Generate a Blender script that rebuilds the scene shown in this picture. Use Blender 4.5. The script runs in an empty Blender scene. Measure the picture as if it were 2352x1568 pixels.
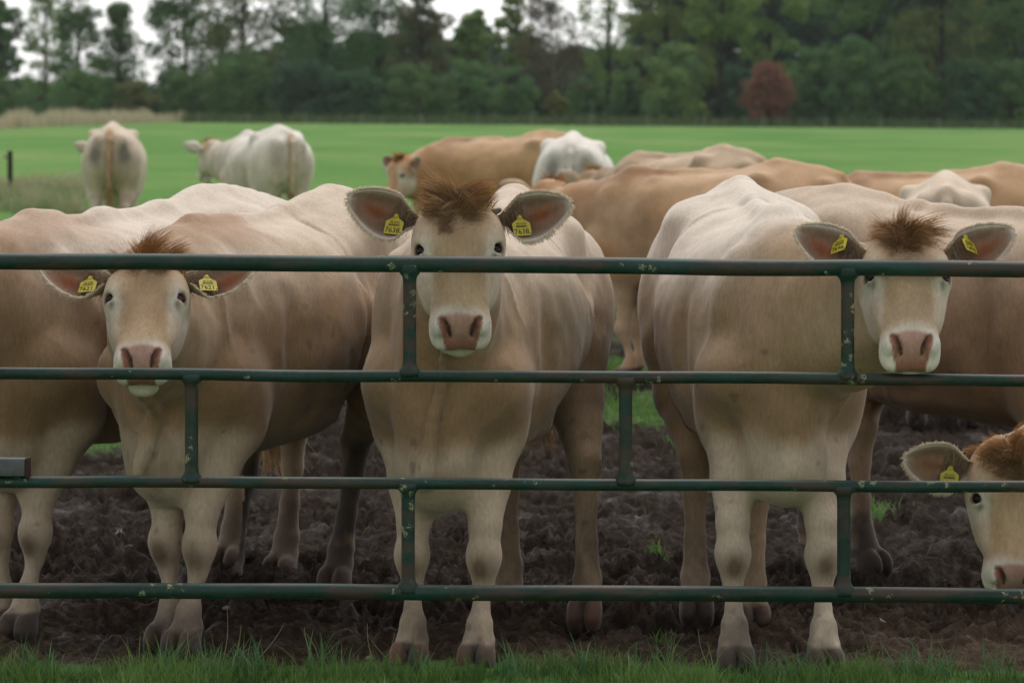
import bpy, bmesh, math, random
import numpy as np
from mathutils import Matrix, Vector

rng = np.random.default_rng(7)
random.seed(7)
sc = bpy.context.scene
COL = sc.collection
FUR_N = 150000                        # short hairs on each cow by the gate
R = math.radians

# ------------------------------------------------------------------ camera
CAM_H = 1.70
FPX = 8000.0 / 2352.0                 # focal length in picture widths
PITCH = math.atan((784 - 240) / 8000.0)
ROLL = R(0.45)
cam_d = bpy.data.cameras.new('camera')
cam = bpy.data.objects.new('camera', cam_d)
COL.objects.link(cam)
cam_d.sensor_width = 36.0
cam_d.lens = 36.0 * FPX
cam_d.clip_start = 0.1
cam_d.clip_end = 6000
cam_d.dof.use_dof = True
cam_d.dof.focus_distance = 10.4
cam_d.dof.aperture_fstop = 6.6
cam_m = Matrix.Translation((0, 0, CAM_H)) @ Matrix.Rotation(R(90) - PITCH, 4, 'X') @ Matrix.Rotation(ROLL, 4, 'Z')
cam.matrix_world = cam_m
sc.camera = cam

def U(px, py, Y):
    """world point at depth Y seen at (px, py) of a 2352 x 1568 picture: used to measure the place"""
    d = cam_m.to_3x3() @ Vector((px - 1176, 784 - py, -8000.0))
    k = Y / d.y
    return Vector((d.x * k, Y, CAM_H + d.z * k))

def G(px, py, z=0.0):
    """ground point seen at (px, py)"""
    d = cam_m.to_3x3() @ Vector((px - 1176, 784 - py, -8000.0))
    k = (z - CAM_H) / d.z
    return Vector((d.x * k, d.y * k, z))

# ------------------------------------------------------------------ world, sun, exposure
SUN_EL, SUN_AZ = R(64), R(15)
world = bpy.data.worlds.new('World')
sc.world = world
world.use_nodes = True
wn, wl = world.node_tree.nodes, world.node_tree.links
bg = wn['Background']
sky = wn.new('ShaderNodeTexSky')
sky.sky_type = 'NISHITA'
sky.sun_disc = False
sky.sun_elevation = SUN_EL
sky.sun_rotation = SUN_AZ
sky.dust_density = 1.0
hs = wn.new('ShaderNodeHueSaturation')
hs.inputs['Saturation'].default_value = 0.08
wl.new(sky.outputs[0], hs.inputs['Color'])
wl.new(hs.outputs[0], bg.inputs[0])
bg.inputs[1].default_value = 0.135
sun_d = bpy.data.lights.new('sun', 'SUN')
sun_d.energy = 1.1
sun_d.angle = R(50)
sun_d.color = (1.0, 0.96, 0.90)
sun = bpy.data.objects.new('sun', sun_d)
COL.objects.link(sun)
sdir = Vector((math.sin(SUN_AZ) * math.cos(SUN_EL), math.cos(SUN_AZ) * math.cos(SUN_EL), math.sin(SUN_EL)))
sun.rotation_euler = sdir.to_track_quat('Z', 'Y').to_euler()
sun.location = (0, 0, 30)
sc.view_settings.view_transform = 'Standard'
sc.view_settings.look = 'None'
sc.view_settings.exposure = 0.76
sc.view_settings.gamma = 1.0
sc.cycles.use_denoising = True
sc.cycles.max_bounces = 5

# ------------------------------------------------------------------ helpers
def hash3(ix, iy, iz, seed):
    h = (ix.astype(np.int64) * 374761393 + iy.astype(np.int64) * 668265263 + iz.astype(np.int64) * 2147483647 + seed * 974634777) & 0xFFFFFFFF
    h = ((h ^ (h >> 13)) * 1274126177) & 0xFFFFFFFF
    h = ((h ^ (h >> 16)) * 2246822519) & 0xFFFFFFFF
    return ((h ^ (h >> 15)) & 0xFFFFFF) / float(0xFFFFFF)

def vnoise(x, y, z=None, seed=0):
    """smooth value noise in -1..1"""
    x = np.asarray(x, float); y = np.asarray(y, float)
    z = np.zeros_like(x) if z is None else np.asarray(z, float)
    ix, iy, iz = np.floor(x), np.floor(y), np.floor(z)
    fx, fy, fz = x - ix, y - iy, z - iz
    s = lambda t: t * t * t * (t * (t * 6 - 15) + 10)
    fx, fy, fz = s(fx), s(fy), s(fz)
    r = 0
    for a in (0, 1):
        for b in (0, 1):
            for c in (0, 1):
                w = (fx if a else 1 - fx) * (fy if b else 1 - fy) * (fz if c else 1 - fz)
                r = r + w * hash3(ix + a, iy + b, iz + c, seed)
    return r * 2 - 1

def fbm(x, y, z=None, seed=0, octv=4, gain=0.5):
    a, f, r = 1.0, 1.0, 0.0
    for i in range(octv):
        r = r + a * vnoise(x * f, y * f, None if z is None else z * f, seed + i * 17)
        a *= gain; f *= 2.03
    return r

def sstep(a, b, x):
    t = np.clip((x - a) / (b - a), 0, 1)
    return t * t * (3 - 2 * t)

def mixc(c, d, t):
    t = np.asarray(t)[..., None]
    return np.asarray(c) * (1 - t) + np.asarray(d) * t

def mesh_np(name, V, F, cols=None, mat=None, smooth=True, parent=None, wet=None, link=True):
    """one mesh object from arrays; F is one index array (n,3) or (n,4), or a list of such arrays"""
    V = np.asarray(V, np.float32)
    Fs = F if isinstance(F, list) else [F]
    Fs = [np.asarray(f, np.int32) for f in Fs if len(f)]
    loops = np.concatenate([f.ravel() for f in Fs])
    tot = np.concatenate([np.full(len(f), f.shape[1], np.int32) for f in Fs])
    start = np.concatenate([[0], np.cumsum(tot)[:-1]]).astype(np.int32)
    me = bpy.data.meshes.new(name)
    me.vertices.add(len(V)); me.vertices.foreach_set('co', V.ravel())
    me.loops.add(len(loops)); me.loops.foreach_set('vertex_index', loops)
    me.polygons.add(len(tot)); me.polygons.foreach_set('loop_start', start); me.polygons.foreach_set('loop_total', tot)
    if smooth: me.polygons.foreach_set('use_smooth', np.ones(len(tot), bool))
    if cols is not None:
        a = me.attributes.new('tint', 'FLOAT_COLOR', 'POINT')
        c = np.ones((len(V), 4), np.float32); c[:, :3] = cols
        a.data.foreach_set('color', c.ravel())
    if wet is not None:
        a = me.attributes.new('wet', 'FLOAT', 'POINT')
        a.data.foreach_set('value', np.asarray(wet, np.float32))
    me.update(calc_edges=True); me.validate()
    if mat: me.materials.append(mat)
    o = bpy.data.objects.new(name, me)
    if link: COL.objects.link(o)
    if parent: o.parent = parent
    return o

def tag(o, label=None, cat=None, group=None, kind=None):
    if label: o['label'] = label
    if cat: o['category'] = cat
    if group: o['group'] = group
    if kind: o['kind'] = kind
    return o

def tube_arrays(P, rad, seg=12, cap=True):
    """tube along points P with a radius per point"""
    P = np.asarray(P, float); n = len(P); rad = np.broadcast_to(np.asarray(rad, float), (n,))
    T = np.gradient(P, axis=0); T /= np.linalg.norm(T, axis=1)[:, None] + 1e-12
    ref = np.array([0, 0, 1.0]) if abs(T[0, 2]) < 0.9 else np.array([1.0, 0, 0])
    A = np.cross(T, ref); A /= np.linalg.norm(A, axis=1)[:, None] + 1e-12
    B = np.cross(T, A)
    th = np.linspace(0, 2 * np.pi, seg, endpoint=False)
    V = P[:, None, :] + rad[:, None, None] * (np.cos(th)[None, :, None] * A[:, None, :] + np.sin(th)[None, :, None] * B[:, None, :])
    i = np.arange(n - 1)[:, None] * seg; j = np.arange(seg)[None, :]; j2 = (j + 1) % seg
    F = np.stack([i + j, i + j2, i + seg + j2, i + seg + j], -1).reshape(-1, 4)
    V = V.reshape(-1, 3); Fs = [F]
    if cap:
        V = np.vstack([V, P[0], P[-1]]); c0, c1 = len(V) - 2, len(V) - 1
        j = np.arange(seg); j2 = (j + 1) % seg
        Fs.append(np.vstack([np.stack([np.full(seg, c0), j2, j], -1), np.stack([np.full(seg, c1), (n - 1) * seg + j, (n - 1) * seg + j2], -1)]))
    return V, Fs

def strand_arrays(P, rad0, taper=0.15):
    """P (n, m, 3) -> three-sided tapering strands"""
    n, m, _ = P.shape
    T = np.gradient(P, axis=1); T /= np.linalg.norm(T, axis=2, keepdims=True) + 1e-12
    ref = np.where(np.abs(T[:, :1, 2:3]) < 0.8, np.array([0, 0, 1.0]), np.array([1.0, 0, 0]))
    A = np.cross(T, np.broadcast_to(ref, T.shape)); A /= np.linalg.norm(A, axis=2, keepdims=True) + 1e-12
    B = np.cross(T, A)
    r = np.asarray(rad0).reshape(-1, 1) * np.linspace(1, taper, m)[None, :]
    vs = []
    for k in range(3):
        a = 2 * np.pi * k / 3
        vs.append(P + r[..., None] * (math.cos(a) * A + math.sin(a) * B))
    V = np.stack(vs, 2)                                   # n, m, 3, 3
    base = (np.arange(n) * m * 3)[:, None, None] + (np.arange(m - 1) * 3)[None, :, None]
    k = np.arange(3)[None, None, :]; k2 = (k + 1) % 3
    F = np.stack([base + k, base + k2, base + 3 + k2, base + 3 + k], -1).reshape(-1, 4)
    return V.reshape(-1, 3), F

# ------------------------------------------------------------------ materials
def mat_new(name):
    m = bpy.data.materials.new(name); m.use_nodes = True
    return m, m.node_tree.nodes, m.node_tree.links, m.node_tree.nodes['Principled BSDF']

def mat_plain(name, col, rough=0.6, spec=0.3, metal=0.0, noise=0.15, nscale=30.0, bump=0.0):
    m, n, l, b = mat_new(name)
    tc = n.new('ShaderNodeTexCoord'); nz = n.new('ShaderNodeTexNoise')
    nz.inputs['Scale'].default_value = nscale; nz.inputs['Detail'].default_value = 4
    l.new(tc.outputs['Object'], nz.inputs['Vector'])
    mr = n.new('ShaderNodeMapRange'); mr.inputs[3].default_value = 1 - noise; mr.inputs[4].default_value = 1 + noise
    l.new(nz.outputs['Fac'], mr.inputs[0])
    mx = n.new('ShaderNodeVectorMath'); mx.operation = 'SCALE'; mx.inputs[0].default_value = col
    l.new(mr.outputs[0], mx.inputs['Scale']); l.new(mx.outputs[0], b.inputs['Base Color'])
    b.inputs['Roughness'].default_value = rough; b.inputs['Specular IOR Level'].default_value = spec; b.inputs['Metallic'].default_value = metal
    if bump:
        bp = n.new('ShaderNodeBump'); bp.inputs['Strength'].default_value = bump; bp.inputs['Distance'].default_value = 0.01
        l.new(nz.outputs['Fac'], bp.inputs['Height']); l.new(bp.outputs[0], b.inputs['Normal'])
    return m

def mat_tint(name, rough=0.7, spec=0.2, trans=0.0, sheen=0.0):
    """colour from the mesh's own tint attribute"""
    m, n, l, b = mat_new(name)
    at = n.new('ShaderNodeAttribute'); at.attribute_name = 'tint'
    l.new(at.outputs['Color'], b.inputs['Base Color'])
    b.inputs['Roughness'].default_value = rough; b.inputs['Specular IOR Level'].default_value = spec
    b.inputs['Sheen Weight'].default_value = sheen
    if trans:
        tr = n.new('ShaderNodeBsdfTranslucent'); l.new(at.outputs['Color'], tr.inputs[0])
        mx = n.new('ShaderNodeMixShader'); mx.inputs[0].default_value = trans
        l.new(b.outputs[0], mx.inputs[1]); l.new(tr.outputs[0], mx.inputs[2])
        l.new(mx.outputs[0], n['Material Output'].inputs[0])
    return m

def mat_coat():
    m, n, l, b = mat_new('cow_coat')
    at = n.new('ShaderNodeAttribute'); at.attribute_name = 'tint'
    wt = n.new('ShaderNodeAttribute'); wt.attribute_name = 'wet'
    tc = n.new('ShaderNodeTexCoord')
    mp = n.new('ShaderNodeMapping'); mp.inputs['Scale'].default_value = (70, 70, 22); mp.inputs['Rotation'].default_value = (0.2, 0.35, 0)
    l.new(tc.outputs['Object'], mp.inputs[0])
    n1 = n.new('ShaderNodeTexNoise'); n1.inputs['Scale'].default_value = 1.6; n1.inputs['Detail'].default_value = 5; n1.inputs['Distortion'].default_value = 0.6
    l.new(mp.outputs[0], n1.inputs['Vector'])
    n2 = n.new('ShaderNodeTexNoise'); n2.inputs['Scale'].default_value = 9; n2.inputs['Detail'].default_value = 3
    l.new(tc.outputs['Object'], n2.inputs['Vector'])
    mr = n.new('ShaderNodeMapRange'); mr.inputs[1].default_value = 0.3; mr.inputs[2].default_value = 0.7; mr.inputs[3].default_value = 0.86; mr.inputs[4].default_value = 1.12
    l.new(n1.outputs['Fac'], mr.inputs[0])
    mr2 = n.new('ShaderNodeMapRange'); mr2.inputs[1].default_value = 0.3; mr2.inputs[2].default_value = 0.7; mr2.inputs[3].default_value = 0.93; mr2.inputs[4].default_value = 1.07
    l.new(n2.outputs['Fac'], mr2.inputs[0])
    ml = n.new('ShaderNodeMath'); ml.operation = 'MULTIPLY'; l.new(mr.outputs[0], ml.inputs[0]); l.new(mr2.outputs[0], ml.inputs[1])
    sc_ = n.new('ShaderNodeVectorMath'); sc_.operation = 'SCALE'
    l.new(at.outputs['Color'], sc_.inputs[0]); l.new(ml.outputs[0], sc_.inputs['Scale'])
    l.new(sc_.outputs[0], b.inputs['Base Color'])
    r_ = n.new('ShaderNodeMapRange'); r_.inputs[3].default_value = 0.72; r_.inputs[4].default_value = 0.26
    l.new(wt.outputs['Fac'], r_.inputs[0]); l.new(r_.outputs[0], b.inputs['Roughness'])
    b.inputs['Specular IOR Level'].default_value = 0.25
    b.inputs['Sheen Weight'].default_value = 0.18; b.inputs['Sheen Roughness'].default_value = 0.45
    bp = n.new('ShaderNodeBump'); bp.inputs['Strength'].default_value = 0.22; bp.inputs['Distance'].default_value = 0.004
    l.new(n1.outputs['Fac'], bp.inputs['Height']); l.new(bp.outputs[0], b.inputs['Normal'])
    return m

COAT = mat_coat()
HAIR = mat_tint('coarse_hair', 0.6, 0.2, 0.45)
FUR = mat_tint('fur', 0.75, 0.15, 0.1)
EYE = mat_plain('eye_black', (0.010, 0.006, 0.005), 0.15, 0.15, noise=0.3)
TAGY = mat_plain('yellow_plastic', (0.45, 0.37, 0.03), 0.45, 0.4, noise=0.12)
INK = mat_plain('black_ink', (0.02, 0.02, 0.015), 0.6, 0.2)
HORN = mat_plain('horn', (0.11, 0.08, 0.06), 0.6, 0.3)

# ------------------------------------------------------------------ cows: one continuous skin grown from a distance field
def smin(a, b, k):
    h = np.maximum(k - np.abs(a - b), 0) / k
    return np.minimum(a, b) - h * h * k * 0.25

def smax(a, b, k):
    return -smin(-a, -b, k)

def surface_nets(D, ax):
    nx, ny, nz = D.shape
    S = D < 0
    c = S[:-1, :-1, :-1].astype(np.int8)
    for i, j, k in ((1,0,0),(0,1,0),(0,0,1),(1,1,0),(1,0,1),(0,1,1),(1,1,1)):
        c = c + S[i:nx - 1 + i, j:ny - 1 + j, k:nz - 1 + k]
    act = (c > 0) & (c < 8)
    I, J, K = np.nonzero(act)
    idx = np.full(act.shape, -1, np.int32); idx[I, J, K] = np.arange(len(I))
    P = np.zeros((len(I), 3)); W = np.zeros(len(I))
    co = [(a, b, d) for a in (0, 1) for b in (0, 1) for d in (0, 1)]
    for p in co:
        for e in range(3):
            if p[e]: continue
            q = list(p); q[e] = 1
            d0 = D[I + p[0], J + p[1], K + p[2]]; d1 = D[I + q[0], J + q[1], K + q[2]]
            m = (d0 < 0) != (d1 < 0)
            t = d0 / np.where(m, d0 - d1, 1)
            pos = [ax[0][I + p[0]], ax[1][J + p[1]], ax[2][K + p[2]]]
            end = [ax[0][I + q[0]], ax[1][J + q[1]], ax[2][K + q[2]]][e]
            pos[e] = pos[e] + t * (end - pos[e])
            for a in range(3): P[:, a] += np.where(m, pos[a], 0)
            W += m
    P /= W[:, None]
    Fs = []
    for e in range(3):
        o1, o2 = [(1, 2), (2, 0), (0, 1)][e]
        a = np.take(S, np.arange(0, D.shape[e] - 1), e); b = np.take(S, np.arange(1, D.shape[e]), e)
        n = list(np.nonzero(a != b))
        ok = np.ones(len(n[0]), bool)
        for o in (o1, o2): ok &= (n[o] > 0) & (n[o] < D.shape[o] - 1)
        n = [v[ok] for v in n]
        flip = S[n[0], n[1], n[2]]
        def cell(d1, d2):
            m = [v.copy() for v in n]; m[o1] -= d1; m[o2] -= d2
            return idx[m[0], m[1], m[2]]
        q = np.stack([cell(1, 1), cell(0, 1), cell(0, 0), cell(1, 0)], -1)
        q[~flip] = q[~flip][:, ::-1]
        Fs.append(q)
    return P, np.vstack(Fs)

def axis_pts(lo, hi, coarse, flo, fhi, fine):
    pts = [lo]
    while pts[-1] < hi:
        x = pts[-1]
        d = max(flo - x, x - fhi, 0)
        pts.append(x + min(coarse, fine + d * 0.25))
    return np.array(pts)

def curve_tab(tab, n=300):
    """rows (x, a, b, ...) -> dense smooth table (Catmull-Rom)"""
    t = np.array(tab, float); x = t[:, 0]
    xs = np.linspace(x[0], x[-1], n); out = [xs]
    m = np.zeros_like(t)
    m[1:-1] = (t[2:] - t[:-2]) / (x[2:] - x[:-2])[:, None]
    m[0] = (t[1] - t[0]) / (x[1] - x[0]); m[-1] = (t[-1] - t[-2]) / (x[-1] - x[-2])
    i = np.clip(np.searchsorted(x, xs, 'right') - 1, 0, len(x) - 2)
    h = (x[i + 1] - x[i]); s = (xs - x[i]) / h
    for c in range(1, t.shape[1]):
        out.append((2*s**3 - 3*s**2 + 1) * t[i, c] + (s**3 - 2*s**2 + s) * h * m[i, c] + (-2*s**3 + 3*s**2) * t[i + 1, c] + (s**3 - s**2) * h * m[i + 1, c])
    return out

#        x     top    bottom  half-width  top exponent
TORSO = [(-.97, 1.17, 1.00, .05, 2.0), (-.93, 1.285, .93, .13, 1.8), (-.84, 1.385, .84, .225, 1.55), (-.70, 1.43, .80, .275, 1.42),
         (-.48, 1.445, .755, .295, 1.45), (-.25, 1.385, .69, .325, 1.75), (0.0, 1.35, .635, .340, 1.95), (.25, 1.345, .60, .300, 1.9),
         (.45, 1.365, .58, .232, 1.75), (.60, 1.32, .57, .190, 1.9), (.70, 1.22, .60, .155, 2.1), (.765, 1.10, .66, .11, 2.1), (.80, .99, .74, .05, 2.0)]
#        u     top    bottom  half-width
HEAD = [(-.185, -.075, -.115, .045), (-.17, -.035, -.14, .078), (-.13, -.004, -.17, .116), (-.07, .004, -.205, .135), (.0, .0, -.228, .128), (.06, -.007, -.225, .114),
        (.12, -.012, -.205, .102), (.18, -.014, -.185, .092), (.235, -.014, -.168, .086), (.275, -.024, -.162, .086),
        (.31, -.05, -.158, .082), (.335, -.082, -.15, .07), (.352, -.115, -.138, .045)]
TT, HT = curve_tab(TORSO), curve_tab(HEAD)

def cap_d(X, Y, Z, a, b, ra, rb, side=None, sq=1.0):
    a = np.asarray(a, float); b = np.asarray(b, float); ba = b - a
    px, py, pz = X - a[0], Y - a[1], Z - a[2]
    t = np.clip((px * ba[0] + py * ba[1] + pz * ba[2]) / (ba @ ba), 0, 1)
    qx, qy, qz = px - t * ba[0], py - t * ba[1], pz - t * ba[2]
    if side is None:
        return np.sqrt(qx * qx + qy * qy + qz * qz) - (ra + t * (rb - ra))
    s = qx * side[0] + qy * side[1] + qz * side[2]
    r = ra + t * (rb - ra)
    return (np.sqrt(np.maximum(qx * qx + qy * qy + qz * qz - s * s, 0) + (s * sq) ** 2) - r) / max(1.0, sq) ** 0.5

def ell_d(X, Y, Z, c, r, M=None):
    px, py, pz = X - c[0], Y - c[1], Z - c[2]
    if M is not None:
        px, py, pz = [M[i][0] * px + M[i][1] * py + M[i][2] * pz for i in range(3)]
    k0 = np.sqrt((px / r[0]) ** 2 + (py / r[1]) ** 2 + (pz / r[2]) ** 2)
    k1 = np.sqrt((px / r[0] ** 2) ** 2 + (py / r[1] ** 2) ** 2 + (pz / r[2] ** 2) ** 2) + 1e-9
    return k0 * (k0 - 1) / k1

class Field:
    def __init__(s, ax):
        s.ax = ax
        s.D = np.full(tuple(len(a) for a in ax), 1.0, np.float32)
    def sl(s, lo, hi):
        r = []
        for a, l, h in zip(s.ax, lo, hi):
            r.append(slice(max(np.searchsorted(a, l) - 1, 0), min(np.searchsorted(a, h) + 1, len(a))))
        g = (s.ax[0][r[0]][:, None, None], s.ax[1][r[1]][None, :, None], s.ax[2][r[2]][None, None, :])
        return tuple(r), g
    def put(s, lo, hi, fn, k, base=None, sub=False):
        r, g = s.sl([v - k - .05 for v in lo], [v + k + .05 for v in hi])
        if 0 in s.D[r].shape: return
        d = fn(*g)
        if sub: s.D[r] = smax(s.D[r], -d, k)
        elif base is not None: s.D[r] = np.minimum(s.D[r], smin(base[r], d, k))
        else: s.D[r] = smin(s.D[r], d, k)
    def cap(s, a, b, ra, rb, k=.04, side=None, sq=1.0, sub=False):
        m = max(ra, rb)
        s.put(np.minimum(a, b) - m, np.maximum(a, b) + m, lambda X, Y, Z: cap_d(X, Y, Z, a, b, ra, rb, side, sq), k, sub=sub)
    def ell(s, c, r, k=.04, M=None, sub=False):
        m = max(r)
        s.put(np.array(c) - m, np.array(c) + m, lambda X, Y, Z: ell_d(X, Y, Z, c, r, M), k, sub=sub)

def roty(a):
    c, s_ = math.cos(a), math.sin(a)
    return np.array([[c, 0, -s_], [0, 1, 0], [s_, 0, c]])

EYE_C = (.0, .106, -.040)
EYE_D = np.array((.05, .62, .78)); EYE_D = EYE_D / np.linalg.norm(EYE_D)
FACE = .80                               # the face below the eyes is this much shorter than the tables
def face_u(u): return np.where(u > 0, u / FACE, u / 1.14)

NOSTRIL = []
def head_sdf(u, v, w, near, mouth=True):
    u = face_u(u); av = np.abs(v)
    top, bot, hw = (np.interp(u, HT[0], HT[i]) for i in (1, 2, 3))
    wc = (top + bot) * .5; hh = (top - bot) * .5
    p = 2.5
    wide = hw * (1 - .22 * sstep(.0, 1.0, (wc - w) / hh) * sstep(.22, .05, u) )
    g = ((av / wide) ** p + (np.abs(w - wc) / hh) ** p) ** (1 / p) - 1
    d = g * np.minimum(hw, hh) * .9
    d = np.maximum(d, np.maximum(-.187 - u, u - .352))
    E = lambda c, r, k: smin(d, ell_d(u, av, w, c, r), k)
    d = E((-.020, .098, -.060), (.060, .042, .045), .035)          # orbit
    d = E((-.045, .085, -.02), (.05, .04, .03), .03)              # brow
    d = E((.07, .068, -.145), (.10, .040, .075), .05)             # jaw and cheek
    d = E((.10, .078, -.075), (.09, .022, .02), .03)              # facial crest
    d = E((.27, .042, -.092), (.055, .045, .055), .03)            # muzzle pad
    d = E((.335, .035, -.112), (.03, .045, .022), .02)            # upper lip
    d = E((.318, 0, -.176), (.048, .050, .027), .015)             # chin
    d = smin(d, ell_d(u, av, w, (.296, .066, -.066), (.034, .015, .030)), .012)   # wing of the nostril
    d = E((.300, .044, -.120), (.048, .042, .034), .025)          # corner of the lips
    # nostril
    if NOSTRIL:
        n = None
        for (p0, r0), (p1, r1) in zip(NOSTRIL[:-1], NOSTRIL[1:]):
            q = cap_d(u, av, w, p0, p1, r0, r1); n = q if n is None else np.minimum(n, q)
        d = smax(d, -n, .005)
    # mouth line
    if mouth:
        mw = -.143
        gr = np.maximum(np.abs(w - mw) - .005, -(d + .012))
        gr = np.maximum(gr, .20 - u)
        d = smax(d, -gr, .006)
    # eye
    c = EYE_C
    du, dv, dw = u - c[0], av - c[1], w - c[2]
    rr = np.sqrt(du * du + dv * dv + dw * dw)
    if near:
        e = EYE_D; cc = np.array(c)
        d = smin(d, ell_d(u, av, w, cc + (-.021, .004, .010), (.012, .024, .020)), .012)      # upper lid
        d = smin(d, ell_d(u, av, w, cc + (.022, .000, .010), (.010, .022, .016)), .012)       # lower lid
        d = smax(d, -cap_d(u, av, w, cc, cc + e * .06, .0163, .0178), .004)
        d = smax(d, -(rr - .0222), .003)
    return d

def trace_nostril():
    pts = []
    ws = np.linspace(.0, -.16, 600)
    for k in np.linspace(0, 1, 7):
        u_ = .279 + (.331 - .279) * k; v_ = .058 - .026 * k - .006 * math.sin(k * math.pi)
        d = head_sdf(np.full(600, u_ * FACE), np.full(600, v_), ws, False)
        w_ = ws[np.argmax(d < 0)]
        r_ = .003 + .0046 * math.sin(math.pi * (.10 + .78 * k))
        pts.append((np.array((u_ - .003, v_, w_ - .0015)), r_))
    NOSTRIL.extend(pts)

def head_mat(O, t, yaw=0.0, roll=0.0):
    """world head frame: u to the muzzle, v to the cow's left, w out of the forehead; t = lean of the face from plumb, yaw about z from facing -Y"""
    s_, c_ = math.sin(t), math.cos(t)
    M = Matrix(((0, 1, 0), (-s_, 0, -c_), (-c_, 0, s_)))
    Rw = Matrix.Rotation(yaw, 3, 'Z') @ Matrix.Rotation(roll, 3, Vector((0, -c_, s_)))
    M = (Rw @ M).to_4x4(); M.translation = O
    return M

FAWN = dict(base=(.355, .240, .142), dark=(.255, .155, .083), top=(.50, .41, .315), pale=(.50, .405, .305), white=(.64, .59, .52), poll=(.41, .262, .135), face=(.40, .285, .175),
            rear=None, mudf=.25, mudh=.8, knee=(.12, .075, .045), topw=.8, wither=0.0, wcol=(.27, .145, .07), mudlev=.18, mudlevh=.33)

trace_nostril()

def ear_mesh(H, sgn, coat, p, near):
    """ear as a cupped leaf with thickness; returns verts, faces, cols and the ear frame"""
    u, v, w = H[:, 0], H[:, 1] * sgn, H[:, 2]; O = H[:, 3]
    lift, fwd = p.get('lift', .12), p.get('fwd', .15)
    if isinstance(lift, tuple): lift = lift[0 if sgn < 0 else 1]
    B = O + u * -.108 + v * .108 + w * -.068
    a = v * math.cos(lift) * math.cos(fwd) - u * math.sin(lift) + w * math.sin(fwd) * .6
    a /= np.linalg.norm(a)
    tw = p.get('twist', .2)
    n0 = w * math.cos(tw) + u * math.sin(tw); n0 = n0 - a * (n0 @ a); n0 /= np.linalg.norm(n0)
    b = np.cross(n0, a) * (1 if sgn > 0 else -1)
    if b @ u > 0: b = -b                              # b points to the upper edge
    L = p.get('earlen', .235)
    ns, nt = (30, 17) if near else (12, 9)
    S = np.linspace(0, 1, ns)[:, None]; T = np.linspace(-1, 1, nt)[None, :]
    h = .069 * np.clip(np.sin(np.pi * np.clip(S * .953 + .045, 0, 1)) ** .66, 0, 1) * (.55 + .45 * sstep(0, .38, S)) * (1 - .12 * S)
    mid = -.018 * np.sin(np.pi * S) + .02 * S
    up = mid + h * T + 0.012 * np.sin(np.pi * S) * (T > 0) * T
    cupd = .052 * (1 - T ** 2) * np.sin(np.pi * np.clip(S * .9 + .12, 0, 1)) - .012 * S
    fold = .018 * np.exp(-((T - .25) / .25) ** 2) * np.sin(np.pi * np.clip(S * 1.3, 0, 1))
    roll_in = .022 * sstep(.35, 0, S) * T ** 2
    up = up * (1 - .38 * sstep(.34, 0, S))
    P = B + a * (S * L)[..., None] + b * up[..., None] - n0 * (cupd - fold - roll_in)[..., None]
    if near: P += n0 * (.003 * vnoise(S * 9 + T * 0, T * 4 + S * 0, seed=int(5 + sgn)))[..., None]
    th = .009 * (1 - .55 * np.abs(T) ** 3) * (1 - .5 * S ** 4) + .0
    Q = P - n0 * th[..., None]
    V = np.concatenate([P.reshape(-1, 3), Q.reshape(-1, 3)])
    i = np.arange(ns - 1)[:, None] * nt; j = np.arange(nt - 1)[None, :]
    f = np.stack([i + j, i + j + 1, i + nt + j + 1, i + nt + j], -1).reshape(-1, 4)
    N = ns * nt
    rim = []
    for k in range(ns - 1):
        rim.append((k * nt, (k + 1) * nt, (k + 1) * nt + N, k * nt + N)); rim.append((k * nt + nt - 1, k * nt + nt - 1 + N, (k + 1) * nt + nt - 1 + N, (k + 1) * nt + nt - 1))
    for k in range(nt - 1):
        q = (ns - 1) * nt + k; rim.append((q, q + 1, q + 1 + N, q + N))
    F = np.vstack([f, f[:, ::-1] + N, np.array(rim)])
    inner = mixc(np.full(S.shape + (3,), 1) * np.array((.185, .112, .070)), (.245, .155, .100), .5 + .5 * vnoise(S * 6 + T * 0, T * 3 + S * 0, seed=3))
    inner = mixc(inner, (.24, .062, .02), .9 * np.exp(-(((S - .62) / .17) ** 2 + ((T - .12) / .28) ** 2)) * p.get('orange', 1.0))
    edge = np.maximum(np.where(T < 0, np.abs(T) ** 9, np.abs(T) ** 12) + S * 0, S ** 22)
    inner = mixc(inner, coat['white'], np.clip(edge * 1.2, 0, 1))
    inner = mixc(inner, np.array(coat['base']) * .75, sstep(.35, .05, S) + T * 0)
    outer = mixc(np.full(np.broadcast(S, T).shape + (3,), 1.0) * np.array(coat['base']), coat['pale'], .3 + .7 * np.abs(T) ** 3 + S * 0)
    C = np.concatenate([np.broadcast_to(inner, P.shape).reshape(-1, 3), np.broadcast_to(outer, P.shape).reshape(-1, 3)])
    return V, F, C, dict(P=P, n=n0, a=a, b=b, S=S, T=T, L=L)

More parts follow.
